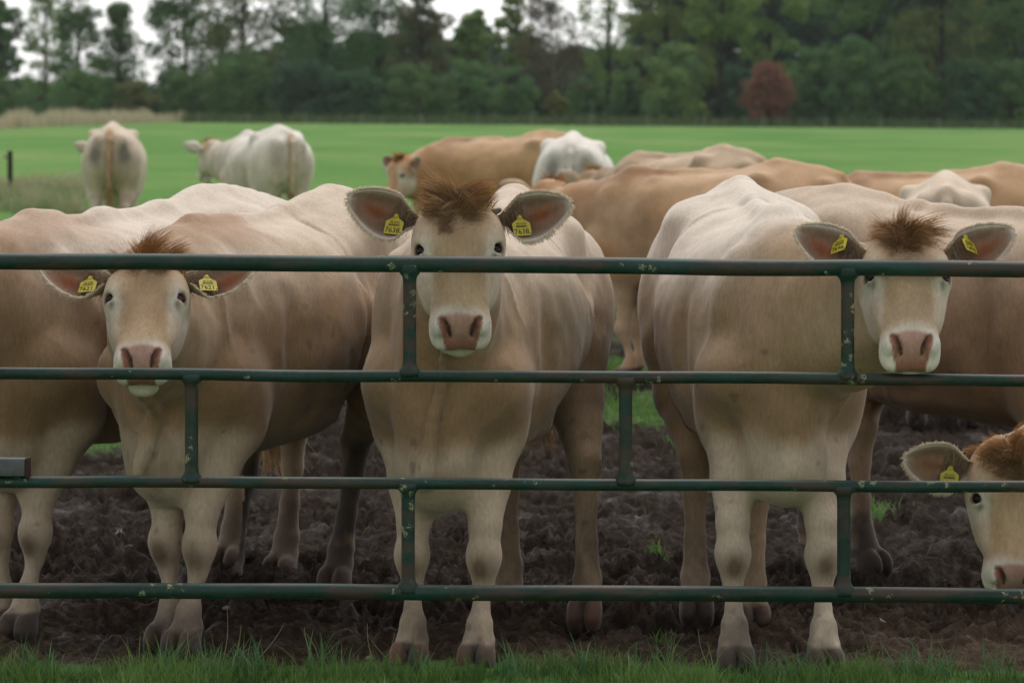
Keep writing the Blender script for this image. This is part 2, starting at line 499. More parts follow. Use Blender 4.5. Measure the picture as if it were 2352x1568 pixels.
def cow(label, loc, heading, head, front=None, hind=None, coat=None, near=True, ears=None, group=None, tufts=None, size=1.0, tail=None, headcut=False,
        folds=(), dewlap=True, tagtext=None, res=None, width=1.0, tagtilt=(0, 0), horn=False, fur=0, seed=1, extra=None, stretch=1.10, tailw=None, hs=1.0):
    """loc: world ground point under the middle of the trunk; heading: world angle of the cow's forward axis; head: world head frame"""
    coat = dict(FAWN, **(coat or {})); ears = ears or {}
    cr, fr = res or ((.0115, .0064) if near else (.024, .016))
    Wm = Matrix.Translation((loc[0], loc[1], 0)) @ Matrix.Rotation(heading, 4, 'Z')
    inv = Wm.inverted()
    H = np.array(inv @ head)[:3]
    H = H.copy(); H[:, :3] *= hs; h2 = 1 / hs ** 2                          # head size
    hu, hv, hw_, hO = H[:, 0], H[:, 1], H[:, 2], H[:, 3]
    toL = lambda p_: np.array(inv @ Vector(p_))
    hb = np.array([hO + hu * a + hv * b + hw_ * c for a in (-.2, .37) for b in (-.16, .16) for c in (-.24, .03)])
    lo, hi = hb.min(0), hb.max(0)
    s = size
    sx = lambda q: s * (q if q > .3 else .3 + (q - .3) * stretch)
    ax = [axis_pts(min(sx(-1.10), lo[0] - .05), max(.95 * s, hi[0] + .06), cr, lo[0], hi[0], fr),
          axis_pts(min(-.46 * s, lo[1] - .06), max(.46 * s, hi[1] + .06), cr, lo[1], hi[1], fr),
          axis_pts(-.03, max(1.5 * s, hi[2] + .06), cr, lo[2], hi[2], fr)]
    F = Field(ax)
    # trunk
    def trunk(X, Y, Z):
        x = X / s
        x = np.where(x > .3, x, .3 + (x - .3) / stretch)
        top, bot, hw, p = (np.interp(x, TT[0], TT[i]) for i in (1, 2, 3, 4))
        top, bot, hw = top * s, bot * s, hw * s * width
        zc = bot + (top - bot) * .50
        hz = np.where(Z > zc, top - zc, zc - bot)
        pp = np.where(Z > zc, p + .25, 2.15)
        g = ((np.abs(Y) / hw) ** pp + (np.abs(Z - zc) / hz) ** pp) ** (1 / pp) - 1
        d = g * np.minimum(hw, hz) * .95
        return np.maximum(d, np.maximum(sx(-.97) - X, X - .80 * s))
    F.put((sx(-1.0), -.4 * s, .5 * s), (.86 * s, .4 * s, 1.45 * s), trunk, .02)
    E = lambda c, r, k=.05, M=None: F.ell((sx(c[0]), c[1] * s, c[2] * s), np.array(r) * s, k * s, M)
    for y in (-1, 1):
        E((-.47, y * .19, 1.305), (.10, .06, .05), .10)                  # hook bone
        if not near: E((-.47, y * .225, 1.34), (.07, .05, .045), .05); E((-.86, y * .12, 1.28), (.06, .045, .05), .05)
        E((-.88, y * .105, 1.26), (.07, .05, .06), .08)                    # pin bone
        E((-.66, y * .185, 1.02), (.22, .125, .27), .10)                   # rump muscle
        E((.50, y * .150, 1.02), (.12, .080, .25), .07, roty(.22))         # shoulder blade
        E((.60, y * .155, .88), (.12, .088, .12), .06)                     # point of shoulder
        E((.44, y * .178, .83), (.11, .080, .15), .05)                      # triceps
    E((.62, 0, .60), (.17, .115, .13), .08)                                # brisket
    E((-.02, 0, .685), (.40, .22, .08), .10)                                # belly
    if near:
        for y in (-1, 1):
            F.cap((sx(.29), y * .300 * s, 1.12 * s), (sx(.27), y * .300 * s, .70 * s), .022 * s, .028 * s, .06, sub=True)      # behind the shoulder
            F.ell((sx(-.30), y * .31 * s, 1.20 * s), (.11 * s, .055 * s, .10 * s), .09, sub=True)                              # hollow of the flank
            F.cap((sx(-.36), y * .285 * s, 1.0 * s), (sx(-.44), y * .27 * s, .76 * s), .02 * s, .03 * s, .06, sub=True)        # before the thigh
    # tail head and spine
    F.cap((sx(-.55), 0, 1.415 * s), (sx(-.91), 0, 1.345 * s), .035 * s, .035 * s, .06)
    F.cap((sx(-.5), 0, 1.42 * s), (sx(-.2), 0, 1.368 * s), .03 * s, .02 * s, .06); F.cap((sx(-.2), 0, 1.368 * s), (.45 * s, 0, 1.35 * s), .02 * s, .03 * s, .06)
    if not near:
        for a_, b_ in (((-1.0, 0, .62), (-.985, 0, 1.0)), ((-.985, 0, 1.0), (-.985, 0, 1.24))):
            F.cap((sx(a_[0]), 0, a_[2] * s), (sx(b_[0]), 0, b_[2] * s), .055 * s, .05 * s, .06 * s, sub=True)
    # neck
    N0 = np.array((.40, 0, 1.03)) * s; T0 = np.array((.60, 0, .12)) * s
    N1 = hO + hu * -.055 + hw_ * -.135; T1 = (hw_ * .62 - hu * .50) * .55
    ts = np.linspace(0, 1, 9)
    h00, h10, h01, h11 = 2*ts**3 - 3*ts**2 + 1, ts**3 - 2*ts**2 + ts, -2*ts**3 + 3*ts**2, ts**3 - ts**2
    NP = h00[:, None] * N0 + h10[:, None] * T0 + h01[:, None] * N1 + h11[:, None] * T1
    nr = np.interp(ts, [0, .3, .6, .85, 1], [.285, .265, .205, .145, .115]) * s
    for i in range(8):
        dv_ = NP[i + 1] - NP[i]
        sd = np.cross(dv_, (0, 0, 1)); nl = np.linalg.norm(sd)
        sd = sd / nl if nl > 1e-4 else np.array((0, 1.0, 0))
        F.cap(NP[i], NP[i + 1], nr[i], nr[i + 1], .05 * s, sd, np.interp(ts[i], [0, .5, 1], [1.5, 1.5, 1.22]))
    if dewlap and near:                                                    # fold of skin hanging from throat to brisket
        th = hO + hu * .09 + hw_ * -.20
        zs = np.linspace(th[2] - .02, .58 * s, 14)
        pts = []
        for q, z_ in enumerate(zs):
            y_ = th[1] * (1 - q / 13) ** 1.3
            j_ = np.abs(ax[1] - y_).argmin(); k_ = np.abs(ax[2] - z_).argmin()
            ins = np.nonzero(F.D[:, j_, k_] < 0)[0]
            lim = th[0] - .03 if z_ > th[2] - .1 else 9
            x_ = min(ax[0][ins[-1]] if len(ins) else .7, lim) if len(ins) else .7
            pts.append((x_ + .022, y_ + .002 * math.sin(q * 1.3), z_))
        pts = np.array(pts); pts[1:-1] = (pts[:-2] + pts[1:-1] * 2 + pts[2:]) / 4
        for a, b in zip(pts[:-1], pts[1:]): F.cap(a, b, .018, .018, .014)
    if not near:
        r, g = F.sl((sx(-1.1), -.5, .45), (.9, .5, 1.5)); X, Y, Z = np.broadcast_arrays(*g)
        D0 = F.D[r]; m = np.abs(D0) < .07; D0[m] += -.014 * fbm(X[m] * 4.5, Y[m] * 4.5, Z[m] * 3.5, seed + 90, 3); F.D[r] = D0
    if near:                                                               # loose skin and muscle relief
        r, g = F.sl((-.2, -.5, .45), (1.3, .5, 1.45))
        X, Y, Z = np.broadcast_arrays(*g)
        D0 = F.D[r]; m = np.abs(D0) < .05
        xm, ym, zm = X[m], Y[m], Z[m]
        wv = fbm(xm * 3 + seed, ym * 3, zm * 2.2, seed + 40, 3)
        ph = (xm - .10 * np.abs(ym) + .22 * (1.1 - zm)) * 15 + 1.5 * wv + 2 * np.sign(ym)
        msk = sstep(.34, .52, xm) * sstep(1.30, 1.15, zm) * sstep(.62, .78, zm) * sstep(.05, .12, np.abs(ym)) * (.35 + .65 * sstep(-.3, .5, fbm(xm * 2, ym * 2, zm * 1.6, seed + 70, 2)))
        rel_ = .017 * msk * np.abs(np.sin(ph)) ** .7
        rel_ = rel_ - .010 * fbm(xm * 5, ym * 5, zm * 4, seed + 90, 3)
        D0[m] += rel_; F.D[r] = D0
        r, g = F.sl((sx(-1.1), -.5, .45), (-.2, .5, 1.5))
        X, Y, Z = np.broadcast_arrays(*g)
        D0 = F.D[r]; m = np.abs(D0) < .05
        xm, ym, zm = X[m], Y[m], Z[m]
        rib = .006 * np.sin(xm * 2 * np.pi / .085 + zm * 4 + .8 * fbm(xm * 3, ym * 0, zm * 3, seed, 2)) * sstep(-.42, -.3, xm) * sstep(.72, .82, zm) * sstep(1.2, 1.08, zm) * sstep(.16, .24, np.abs(ym))
        D0[m] += rib - .010 * fbm(xm * 5, ym * 5, zm * 4, seed + 90, 3); F.D[r] = D0
    # legs: each blends with the trunk, never with its neighbour
    T = F.D.copy()
    knees, hoofs = [], []
    def leg(chain, extra_ells):
        P = np.array([c[0] for c in chain]); rr = max(c[1] for c in chain)
        bl, bh = P.min(0) - rr - .05, P.max(0) + rr + .05
        bl[2] = min(bl[2], -.02)
        def fn(X, Y, Z):
            d = None
            for (a, ra, sa), (b, rb, sb) in zip(chain[:-1], chain[1:]):
                q = cap_d(X, Y, Z, a, b, ra, rb, (0, 1, 0), sa)
                d = q if d is None else smin(d, q, .02)
            for c, r, k, M in extra_ells:
                d = smin(d, ell_d(X, Y, Z, c, r, M), k)
            return d
        F.put(bl, bh, fn, .07 * s, base=T)
    def hoof(fx, fy, ang=0.0):
        hoofs.append((fx, fy)); c_, s_ = math.cos(ang), math.sin(ang)
        M = np.array([[c_, s_, 0], [-s_, c_, 0], [0, 0, 1]])
        es = []
        for y in (-1, 1):
            cx, cy = fx + .030 * c_ - y * .030 * s_, fy + .030 * s_ + y * .030 * c_
            es.append(((cx, cy, .016), (.058, .0285, .062), .006, M)); es.append(((cx - .012 * c_, cy - .012 * s_, .045), (.046, .0265, .03), .01, M))
        es.append(((fx - .02 * c_, fy - .02 * s_, .075), (.045, .05, .035), .02, M))
        return es
    front = front or [(.44, -.10), (.40, .10)]
    for y, f in zip((-1, 1), front):
        fx, fy = f[0], f[1]
        E0 = np.array((.53 * s, y * .160 * s, .86 * s)); E1 = np.array((.44 * s, y * .150 * s, .70 * s))
        k_ = np.array((E1[0] * .42 + fx * .58 + .02, E1[1] * .22 + fy * .78, .335 * s))
        kt = k_ + np.array((-.01, 0, .09)); kb = np.array((k_[0] * .75 + fx * .25 - .012, k_[1] * .75 + fy * .25, .245 * s))
        fl = np.array((fx - .025, fy, .125)); ps = np.array((fx + .01, fy, .065))
        knees.append(k_)
        leg([(E0, .112 * s, 1.1), (E1, .095 * s, 1.12), (E1 * .45 + kt * .55, .066 * s, 1.0), (kt, .049 * s, 1.0), (k_, .048 * s, 1.0), (kb, .029 * s, 1.0),
             (kb * .4 + fl * .6, .0235 * s, .95), (fl, .036 * s, .95), (ps, .035 * s, .92)],
            [(k_ + np.array((.012, 0, -.01)), (.050 * s, .048 * s, .066 * s), .03, None)] + hoof(fx, fy, f[2] if len(f) > 2 else 0))
    hind = hind or [(sx(-.80), -.15 * s), (sx(-.70), .15 * s)]
    for y, f in zip((-1, 1), hind):
        fx, fy = f[0], f[1]
        hk = np.array((fx - .085, fy * .85 + y * .17 * s * .15, .50 * s))
        st = np.array((sx(-.47), y * .205 * s, .80 * s)); hp = np.array((sx(-.64), y * .16 * s, 1.02 * s))
        gk = st * .42 + hk * .58 + np.array((-.035, 0, .02))
        fl = np.array((fx - .03, fy, .13)); ps = np.array((fx + .005, fy, .07))
        leg([(hp, .17 * s, 1.1), (st * .6 + hp * .4, .155 * s, 1.15), (st * .75 + hk * .25 + np.array((-.05, 0, 0)), .115 * s, 1.2), (gk, .084 * s, 1.05), (hk + np.array((.015, 0, .03)), .057 * s, 1.05),
             (hk * .72 + fl * .28, .040 * s, 1.0), (hk * .35 + fl * .65, .033 * s, .92), (fl, .042 * s, .90), (ps, .039 * s, .88)],
            [(hk + np.array((-.045, 0, .035)), (.025 * s, .025 * s, .06 * s), .03, None),
             (np.array((sx(-.70), y * .15 * s, .88 * s)), (.13 * s, .11 * s, .22 * s), .09, roty(-.25))] + hoof(fx, fy, f[2] if len(f) > 2 else 0))
    # tail
    tp = tail or [(-.97, .0, 1.28), (-1.0, .005, 1.10), (-.985, .01, .90), (-.96, .0, .72)]
    tp = [np.array((sx(q[0]), q[1] * s, q[2] * s)) for q in [(-.90, 0, 1.345)] + list(tp)]
    if tailw: tp = [tp[0], tp[1]] + [np.array(q) for q in tailw]
    for a, b, ra, rb in zip(tp[:-1], tp[1:], (.034, .03, .024, .02), (.03, .024, .02, .016)):
        F.cap(a, b, ra * s, rb * s, .02)
    # folds of loose skin
    for a, b, r in folds: F.cap(np.array(a) * s, np.array(b) * s, r, r * .7, .05)
    # head
    hr, g = F.sl(lo - .02, hi + .02)
    X, Y, Z = g[0] - hO[0], g[1] - hO[1], g[2] - hO[2]
    hu_, hv_, hww = ((X * q[0] + Y * q[1] + Z * q[2]) * h2 for q in (hu, hv, hw_))
    F.D[hr] = smin(F.D[hr], head_sdf(hu_, hv_, hww, near) * hs, .045 if near else .05)
    if near:
        c = EYE_C
        rr = np.sqrt((hu_ - c[0]) ** 2 + (np.abs(hv_) - c[1]) ** 2 + (hww - c[2]) ** 2)
    V, Q = surface_nets(F.D, ax)
    # ------------- colour of the coat, by anatomy
    x, y, z = V[:, 0] / s, V[:, 1] / s, V[:, 2] / s
    x = np.where(x > .3, x, .3 + (x - .3) / stretch)
    ay = np.abs(y)
    nb = fbm(x * 2.6 + seed * 7, y * 2.6, z * 2.2, seed, 4)
    nf = fbm(x * 11 + seed, y * 11, z * 8, seed + 5, 3)
    c = mixc(np.tile(coat['base'], (len(V), 1)), coat['dark'], np.clip(.40 + .62 * nb, 0, 1))
    stk = fbm(x * 13 + seed, y * 13, z * 2.6 + x * 2, seed + 8, 3)
    c = c * (1 + .11 * stk + .05 * nf)[:, None]
    c = mixc(c, coat['top'], coat['topw'] * sstep(1.02, 1.34, z + .06 * nb + .04 * sstep(.3, -.5, x)) * sstep(.75, .45, x))  # paler back; part of the lit-top contrast is put into the coat colour
    c = mixc(c, coat['wcol'], coat['wither'] * sstep(1.26, 1.36, z + .03 * nb) * sstep(.1, .25, x) * sstep(.85, .6, x))
    ch = sstep(.30, .5, x)
    c = mixc(c, coat['dark'], .75 * ch * sstep(.70, .78, z + .05 * nb) * sstep(1.0, .84, z))
    c = mixc(c, coat['pale'], .68 * ch * sstep(.74, .66, z + .06 * nb) * sstep(.36, .2, ay))
    c = mixc(c, coat['pale'], .20 * sstep(.66, .45, z + .05 * nb))
    if near:
        dp = fbm(x * 4.2 + seed * 3, y * 4.2, z * 3.2, seed + 61, 4); ds = fbm(x * 24, y * 24, z * 24, seed + 63, 2)
        c = mixc(c, (.19, .135, .085), .45 * sstep(.15, .75, dp) * sstep(1.15, .70, z) * (1 + .3 * nf))
        c = mixc(c, (.10, .07, .05), .5 * sstep(.95, 1.2, ds + .35 * dp) * sstep(1.3, .9, z))
    if coat['rear'] is not None:
        m = np.exp(-((ay - .15) / .07) ** 2 - ((z - 1.13) / .12) ** 2) * sstep(-.74, -.84, x)
        c = mixc(c, coat['rear'], np.clip(1.1 * m * (1 + .5 * nf), 0, .9))
        c = mixc(c, coat.get('tailc', coat['base']), .8 * sstep(.045, .03, ay) * sstep(-.80, -.9, x))
    wet = np.zeros(len(V))
    for k_ in knees:
        m = np.exp(-(((V[:, 1] - k_[1]) / .036) ** 2 + ((V[:, 2] - k_[2] + .035) / .05) ** 2)) * sstep(-.01, .05, V[:, 0] - k_[0])
        c = mixc(c, coat['knee'], np.clip(.95 * m * (1 + .35 * nf), 0, .92))
    mudc = np.array((.042, .031, .024))
    mf = np.where(x > -.2, coat['mudf'], coat['mudh'])
    mlev = np.where(x > -.2, coat['mudlev'], coat['mudlevh'])
    mm = mf * np.clip(sstep(mlev + .12, mlev - .16, z + .12 * nb + .06 * nf) * (1 + .8 * nf), 0, 1)
    mm = np.maximum(mm, sstep(.035, .0, z + .012 * nf) * .9)
    c = mixc(c, mudc * (1.25 + .5 * nf[:, None]), np.clip(mm, 0, .95))
    hf = sstep(.078, .066, V[:, 2] + .004 * nf)
    near_h = np.zeros(len(V))
    for fx, fy in hoofs: near_h = np.maximum(near_h, ((V[:, 0] - fx - .02) ** 2 + (V[:, 1] - fy) ** 2 < .12 ** 2))
    hoofc = mixc(np.tile((.045, .033, .026), (len(V), 1)), coat.get('hoof', (.085, .050, .036)), np.clip(.5 + nf, 0, 1))
    c = mixc(c, hoofc * (1 - .5 * sstep(.03, .0, V[:, 2]))[:, None], .9 * hf * near_h)
    # head colours
    rel = (V - hO) * h2
    u_, v_, w_ = face_u(rel @ hu), rel @ hv, rel @ hw_
    hd_ = head_sdf(rel @ hu, v_, w_, False)
    av = np.abs(v_)
    inh = (hd_ < .016) & (u_ > -.22) & (u_ < .38) & (av < .17) & (w_ > -.25) & (w_ < .06)
    hm = inh * sstep(.016, .006, hd_) * sstep(-.21, -.13, u_) * sstep(-.24, -.16, w_ + .25 * np.maximum(u_, 0))
    hc = mixc(np.tile(coat['face'], (len(V), 1)), coat['base'], np.clip(.35 + .6 * nf, 0, 1))
    hc = mixc(hc, np.array(coat['poll']) * 1.25, .75 * sstep(-.07, -.16, u_ + .02 * nf))
    hc = mixc(hc, coat['dark'], .55 * np.exp(-((v_ / .05) ** 2 + ((u_ + .03) / .05) ** 2)) * sstep(-.06, -.02, w_))
    hc = mixc(hc, coat['dark'], .45 * np.exp(-(((av - .055) / .02) ** 2 + ((u_ - .10) / .07) ** 2)) * sstep(-.06, -.02, w_))
    eyew = .75 * np.exp(-(((u_ - .015) / .055) ** 2 + ((av - .110) / .030) ** 2)) + .32 * sstep(-.01, .03, u_) * sstep(.25, .16, u_) * sstep(.070 - .06 * np.clip(u_ - .12, 0, 1), .094 - .06 * np.clip(u_ - .12, 0, 1), av + .008 * nf)
    hc = mixc(hc, coat['white'], np.clip(.95 * eyew, 0, .80))
    mz = sstep(.205, .285, u_ + .012 * nf - .25 * np.maximum(av - .06, 0)) * sstep(-.175, -.15, w_)
    hc = mixc(hc, coat['white'], np.clip(mz * .82, 0, 1))
    hc = mixc(hc, np.array(coat['white']) * (.72, .72, .62), .7 * sstep(-.135, -.15, w_) * sstep(.14, .22, u_))
    # eye rims
    re = np.sqrt((u_ - EYE_C[0]) ** 2 + (av - EYE_C[1]) ** 2 + (w_ - EYE_C[2]) ** 2)
    hc = mixc(hc, (.13, .065, .048), sstep(.0335, .0290, re) * .9)
    hc = mixc(hc, (.17, .10, .08), .8 * np.exp(-(((u_ - .032) / .016) ** 2 + ((av - .108) / .008) ** 2)) * (w_ > -.06))
    # nose leather
    sl = (u_ - .272) / .085
    edge = .074 - .026 * np.clip(sl, 0, 1.2) - .020 * sstep(.25, 0, sl)
    nose = sstep(.004, -.002, av - edge - .0015 * nf) * sstep(.252, .268, u_ + .004 * nf - 4.5 * av ** 2) * sstep(-.143, -.138, w_) * (w_ < -.006)
    pink = mixc(np.tile((.36, .195, .150), (len(V), 1)), (.43, .26, .215), np.clip(.5 + .5 * nf, 0, 1))
    pink = mixc(pink, (.22, .095, .065), sstep(.55, 1.0, sl))
    pink = mixc(pink, (.26, .085, .05), .7 * sstep(.036, .05, av))
    hc = mixc(hc, pink, nose)
    nd = np.min([cap_d(u_, av, w_, p0, p1, r0, r1) for (p0, r0), (p1, r1) in zip(NOSTRIL[:-1], NOSTRIL[1:])], axis=0)
    hc = mixc(hc, (.16, .055, .035), sstep(.012, .001, nd) * (w_ < -.01) * sstep(.034, .046, av))
    hc = mixc(hc, mixc(np.tile((.045, .019, .014), (len(V), 1)), (.17, .065, .045), sstep(.040, .056, av)), sstep(.002, -.0015, nd))
    hc = mixc(hc, (.05, .028, .018), .85 * sstep(.007, .003, np.abs(w_ + .143)) * (u_ > .215))  # crease shade of the mouth line put into the colour
    c = mixc(c, hc, np.clip(hm * 1.3, 0, 1))
    wet = np.where(inh, nose, 0)
    if extra: c = extra(c, x, y, z, nb, nf)
    # ------------- ears join the same mesh
    Vs, Fs, Cs, Ws = [V], [Q], [c], [wet]
    off = len(V); frames = {}
    for sgn in (-1, 1):
        ev, ef, ec, fr_ = ear_mesh(H, sgn, coat, ears, near)
        if sgn < 0: ef = ef[:, ::-1]
        Vs.append(ev); Fs.append(ef + off); Cs.append(ec); Ws.append(np.zeros(len(ev))); off += len(ev); frames[sgn] = fr_
        base = fr_['P'][0].mean(0)
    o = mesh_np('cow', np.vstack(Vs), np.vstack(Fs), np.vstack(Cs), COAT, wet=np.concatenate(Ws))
    o.matrix_world = Wm
    tag(o, label, 'cow', group)
    lr = np.random.default_rng(seed * 31 + 3)
    # ------------- eyes
    if near or coat.get('eyes', True):
        for sgn in (-1, 1):
            ec = hO + hu * EYE_C[0] + hv * EYE_C[1] * sgn + hw_ * EYE_C[2]
            bm = bmesh.new(); bmesh.ops.create_uvsphere(bm, u_segments=20, v_segments=12, radius=.0225 if near else .027)
            me = bpy.data.meshes.new('eye'); bm.to_mesh(me); bm.free()
            me.polygons.foreach_set('use_smooth', [True] * len(me.polygons)); me.materials.append(EYE)
            e = bpy.data.objects.new('eye', me); COL.objects.link(e); e.parent = o; e.location = ec
    # ------------- poll tuft
    tf = tufts or {}
    n = int(1.6 * tf.get('n', 2600)) if near else 260; L = tf.get('len', .085); nl = tf.get('locks', 46)
    lu = -.18 + (tf.get('u1', -.045 if near else -.11) + .18) * lr.uniform(0, 1, nl) ** 1.5; lv = lr.normal(0, tf.get('spread', .045 if near else .022), nl).clip(-.10, .10)
    li = lr.integers(0, nl, n)
    uu = (lu[li] + lr.normal(0, .013, n)).clip(-.183, -.04); vv = (lv[li] + lr.normal(0, .013, n)).clip(-.105, .105); uu = np.minimum(uu, -.02)
    top = np.interp(uu, HT[0], HT[1]); hwid = np.interp(uu, HT[0], HT[3])
    root_w = top - .05 * (np.abs(vv) / hwid) ** 2.5 - .004
    root = hO + uu[:, None] * hu + vv[:, None] * hv + root_w[:, None] * hw_
    fan = tf.get('fan', 1.0)
    lk = lr.normal(0, 1, (nl, 3)); lk2 = lr.normal(0, 1, (nl, 3))
    d0 = -hu * tf.get('up', .9) + hw_ * tf.get('out', .45) + hv * (lv[li] / .08)[:, None] * .5 * fan + lk[li] * .22 + lr.normal(0, .09, (n, 3))
    d0 /= np.linalg.norm(d0, axis=1)[:, None]
    d1 = d0 + hv * (np.sign(lv[li]) * .9 * np.minimum(np.abs(lv[li]) / .025, 1))[:, None] * fan + hu * tf.get('fall', .75) + lk2[li] * tf.get('wild', .4) + hw_ * .1 + lr.normal(0, .07, (n, 3))
    d1 /= np.linalg.norm(d1, axis=1)[:, None]
    clump = lk[li][:, :1] * .5
    ln = L * lr.uniform(.6, 1.1, n) * (1 - .45 * (np.abs(vv) / .105) ** 2) * np.clip(.85 + .22 * lk2[li][:, 1], .45, 1.2) * (1 - .72 * sstep(-.125, -.05, uu))
    t = np.linspace(0, 1, 7 if near else 3)[None, :, None]
    P = root[:, None] + ln[:, None, None] * (d0[:, None] * (t - t * t * .68) + d1[:, None] * t * t * .85)
    hv3, hf3 = strand_arrays(P, (.0010 if near else .004) * lr.uniform(.7, 1.2, n), .2)
    P = P + (lk[li] * .5 + lr.normal(0, .3, (n, 3)))[:, None] * (.017 if near else .02) * np.sin(t * lr.uniform(3, 7, (n, 1, 1))[:, :1] + lk2[li][:, None, :1] * 3) * t
    m = P.shape[1]
    cc = mixc(np.tile(coat['poll'], (n, 1)), coat['face'], .75 * sstep(-.12, -.05, uu)) * lr.uniform(.65, 1.5, (n, 1)) * (1 + .25 * clump)
    cc = np.repeat(cc, m * 3, 0) * np.tile(np.repeat(np.linspace(.8, 1.25, m), 3), n)[:, None]
    mesh_np('hair', hv3, hf3, np.clip(cc, 0, 1), HAIR, parent=o)
    # ------------- ear fringe
    if near:
        rs, cs = [], []
        for sgn in (-1, 1):
            fr_ = frames[sgn]; P0 = fr_['P']; ns, nt = P0.shape[:2]
            for edge, k in ((0, 620), (nt - 1, 520)):
                si = lr.uniform(.12, .999, k) * (ns - 1); i0 = si.astype(int).clip(0, ns - 2); fr2 = (si - i0)[:, None]
                p0 = P0[i0, edge] * (1 - fr2) + P0[i0 + 1, edge] * fr2
                out = p0 - (P0[i0, nt // 2]); out /= np.linalg.norm(out, axis=1)[:, None]
                d = out * .8 + fr_['a'] * .5 + fr_['n'] * lr.normal(.1, .3, (k, 1)) + lr.normal(0, .25, (k, 3))
                d /= np.linalg.norm(d, axis=1)[:, None]
                l_ = lr.uniform(.007, .018, (k, 1, 1))
                tt = np.linspace(0, 1, 3)[None, :, None]
                rs.append(p0[:, None] + d[:, None] * tt * l_ + np.array((0, 0, -.004)) * tt * tt)
                cs.append(np.array((.95, .84, .68)) * lr.uniform(.85, 1.0, (k, 1)))
            tip = P0[-1].mean(0)
            k = 120                                                        # long hairs inside the ear, from its inner upper edge
            si = lr.uniform(.04, .42, k) * (ns - 1); i0 = si.astype(int).clip(0, ns - 2)
            tj = (lr.uniform(.45, .98, k) * (nt - 1)).astype(int)
            p0 = P0[i0, tj]
            d = -fr_['b'] * lr.uniform(.5, 1.0, (k, 1)) + fr_['n'] * lr.uniform(.15, .4, (k, 1)) + fr_['a'] * lr.normal(.1, .2, (k, 1))
            d2 = d - fr_['n'] * .35
            l_ = lr.uniform(.025, .06, (k, 1, 1)); tt = np.linspace(0, 1, 3)[None, :, None]
            rs.append(p0[:, None] + l_ * (d[:, None] * tt * (1 - tt * .5) + d2[:, None] * tt * tt * .5))
            cs.append(mixc(np.tile(coat['pale'], (k, 1)), coat['dark'], lr.uniform(.1, .8, k)))
        P = np.concatenate(rs); C = np.concatenate(cs)
        hv3, hf3 = strand_arrays(P, np.full(len(P), .0012), .3)
        mesh_np('ear_hair', hv3, hf3, np.repeat(C, 9, 0), HAIR, parent=o)
    # ------------- ear tags
    if ears.get('tag', near):
        for sgn in (-1, 1):
            if ears.get('tagside', 0) not in (0, sgn): continue
            fr_ = frames[sgn]
            ns, nt = fr_['P'].shape[:2]
            i_, j_ = int(ears.get('tags', .36) * (ns - 1)), int(ears.get('tagt', .42) * (nt - 1))
            q = fr_['P'][i_, j_] + fr_['n'] * .030
            Xv, Yv, Nv = Vector(hv), Vector(-hu), Vector(hw_)
            tilt = tagtilt[0 if sgn < 0 else 1]
            Rm = Matrix((Xv, Yv, Nv)).transposed() @ Matrix.Rotation(tilt, 3, 'Z') @ Matrix.Rotation(ears.get('tagyaw', .25) * sgn, 3, 'Y')
            Mt = Rm.to_4x4(); Mt.translation = Vector(q)
            tg = make_tag(tagtext if near else None)
            tg.parent = o; tg.matrix_local = Mt @ Matrix.Scale(.86 / hs ** .5, 4)
    # ------------- switch of the tail
    if near or coat.get('switch', True):
        e = tp[-1]; n = 420 if near else 60
        d = lr.normal(0, .20, (n, 3)); d[:, 2] = -1; d2 = d + lr.normal(0, .22, (n, 3)) * (1, 1, .2)
        l_ = lr.uniform(.12, .26, (n, 1, 1)) * s; tt = np.linspace(0, 1, 6)[None, :, None]
        st_ = e + np.array((0, 0, 1)) * lr.uniform(0, .10, (n, 1)) + lr.normal(0, .012, (n, 3))
        P = st_[:, None] + l_ * (d[:, None] * tt * (1 - .5 * tt) + d2[:, None] * tt * tt * .5) + .012 * np.sin(tt * 9 + lr.uniform(0, 6, (n, 1, 1))) * tt * np.array((1, 1, 0))
        hv3, hf3 = strand_arrays(P, lr.uniform(.0018, .0032, n) * (1 if near else 2), .2)
        cc = mixc(np.tile(coat.get('switchc', (.46, .29, .12)), (n, 1)), (.62, .46, .26), lr.uniform(0, 1, n))
        mesh_np('tail_hair', hv3, hf3, np.repeat(cc, 18, 0), HAIR, parent=o)
    if horn:
        hp_ = hO + hu * -.125 + hv * .112 + hw_ * -.035
        V_, F_ = tube_arrays([hp_ - hv * .03 + hu * .01, hp_, hp_ + hv * .014 - hu * .006, hp_ + hv * .020 - hu * .009], [.012, .010, .008, .004], 10)
        mesh_np('horn', V_, F_, None, HORN, parent=o)
        o['label'] = label
    # ------------- short fur on the cows by the gate
    if fur:
        me = o.data
        nv = len(V)
        A, B_, C_, D_ = V[Q[:, 0]], V[Q[:, 1]], V[Q[:, 2]], V[Q[:, 3]]
        cr_ = np.cross(C_ - A, D_ - B_); ar = np.linalg.norm(cr_, axis=1) * .5
        nrm = cr_ / (2 * ar[:, None] + 1e-12)
        cen = (A + B_ + C_ + D_) / 4
        relc = (cen - hO) * h2
        uf, vf, wf = face_u(relc @ hu), relc @ hv, relc @ hw_
        ish = (uf > -.2) & (uf < .30) & (np.abs(vf) < .16) & (wf > -.25) & (wf < .04)
        okf = ~(nose[Q[:, 0]] > .2) & ~((re[Q[:, 0]] < .031) & inh[Q[:, 0]]) & (cen[:, 2] > .09) & ~(inh[Q[:, 0]] & (u_[Q[:, 0]] > .30))
        pr = ar * okf * np.where(ish, 1.6, 1.0); pr /= pr.sum()
        n = fur
        fi = lr.choice(len(Q), n, p=pr)
        ra, rb = lr.uniform(0, 1, (n, 1)), lr.uniform(0, 1, (n, 1))
        p0 = (A[fi] * (1 - ra) + B_[fi] * ra) * (1 - rb) + (D_[fi] * (1 - ra) + C_[fi] * ra) * rb
        nn = nrm[fi]
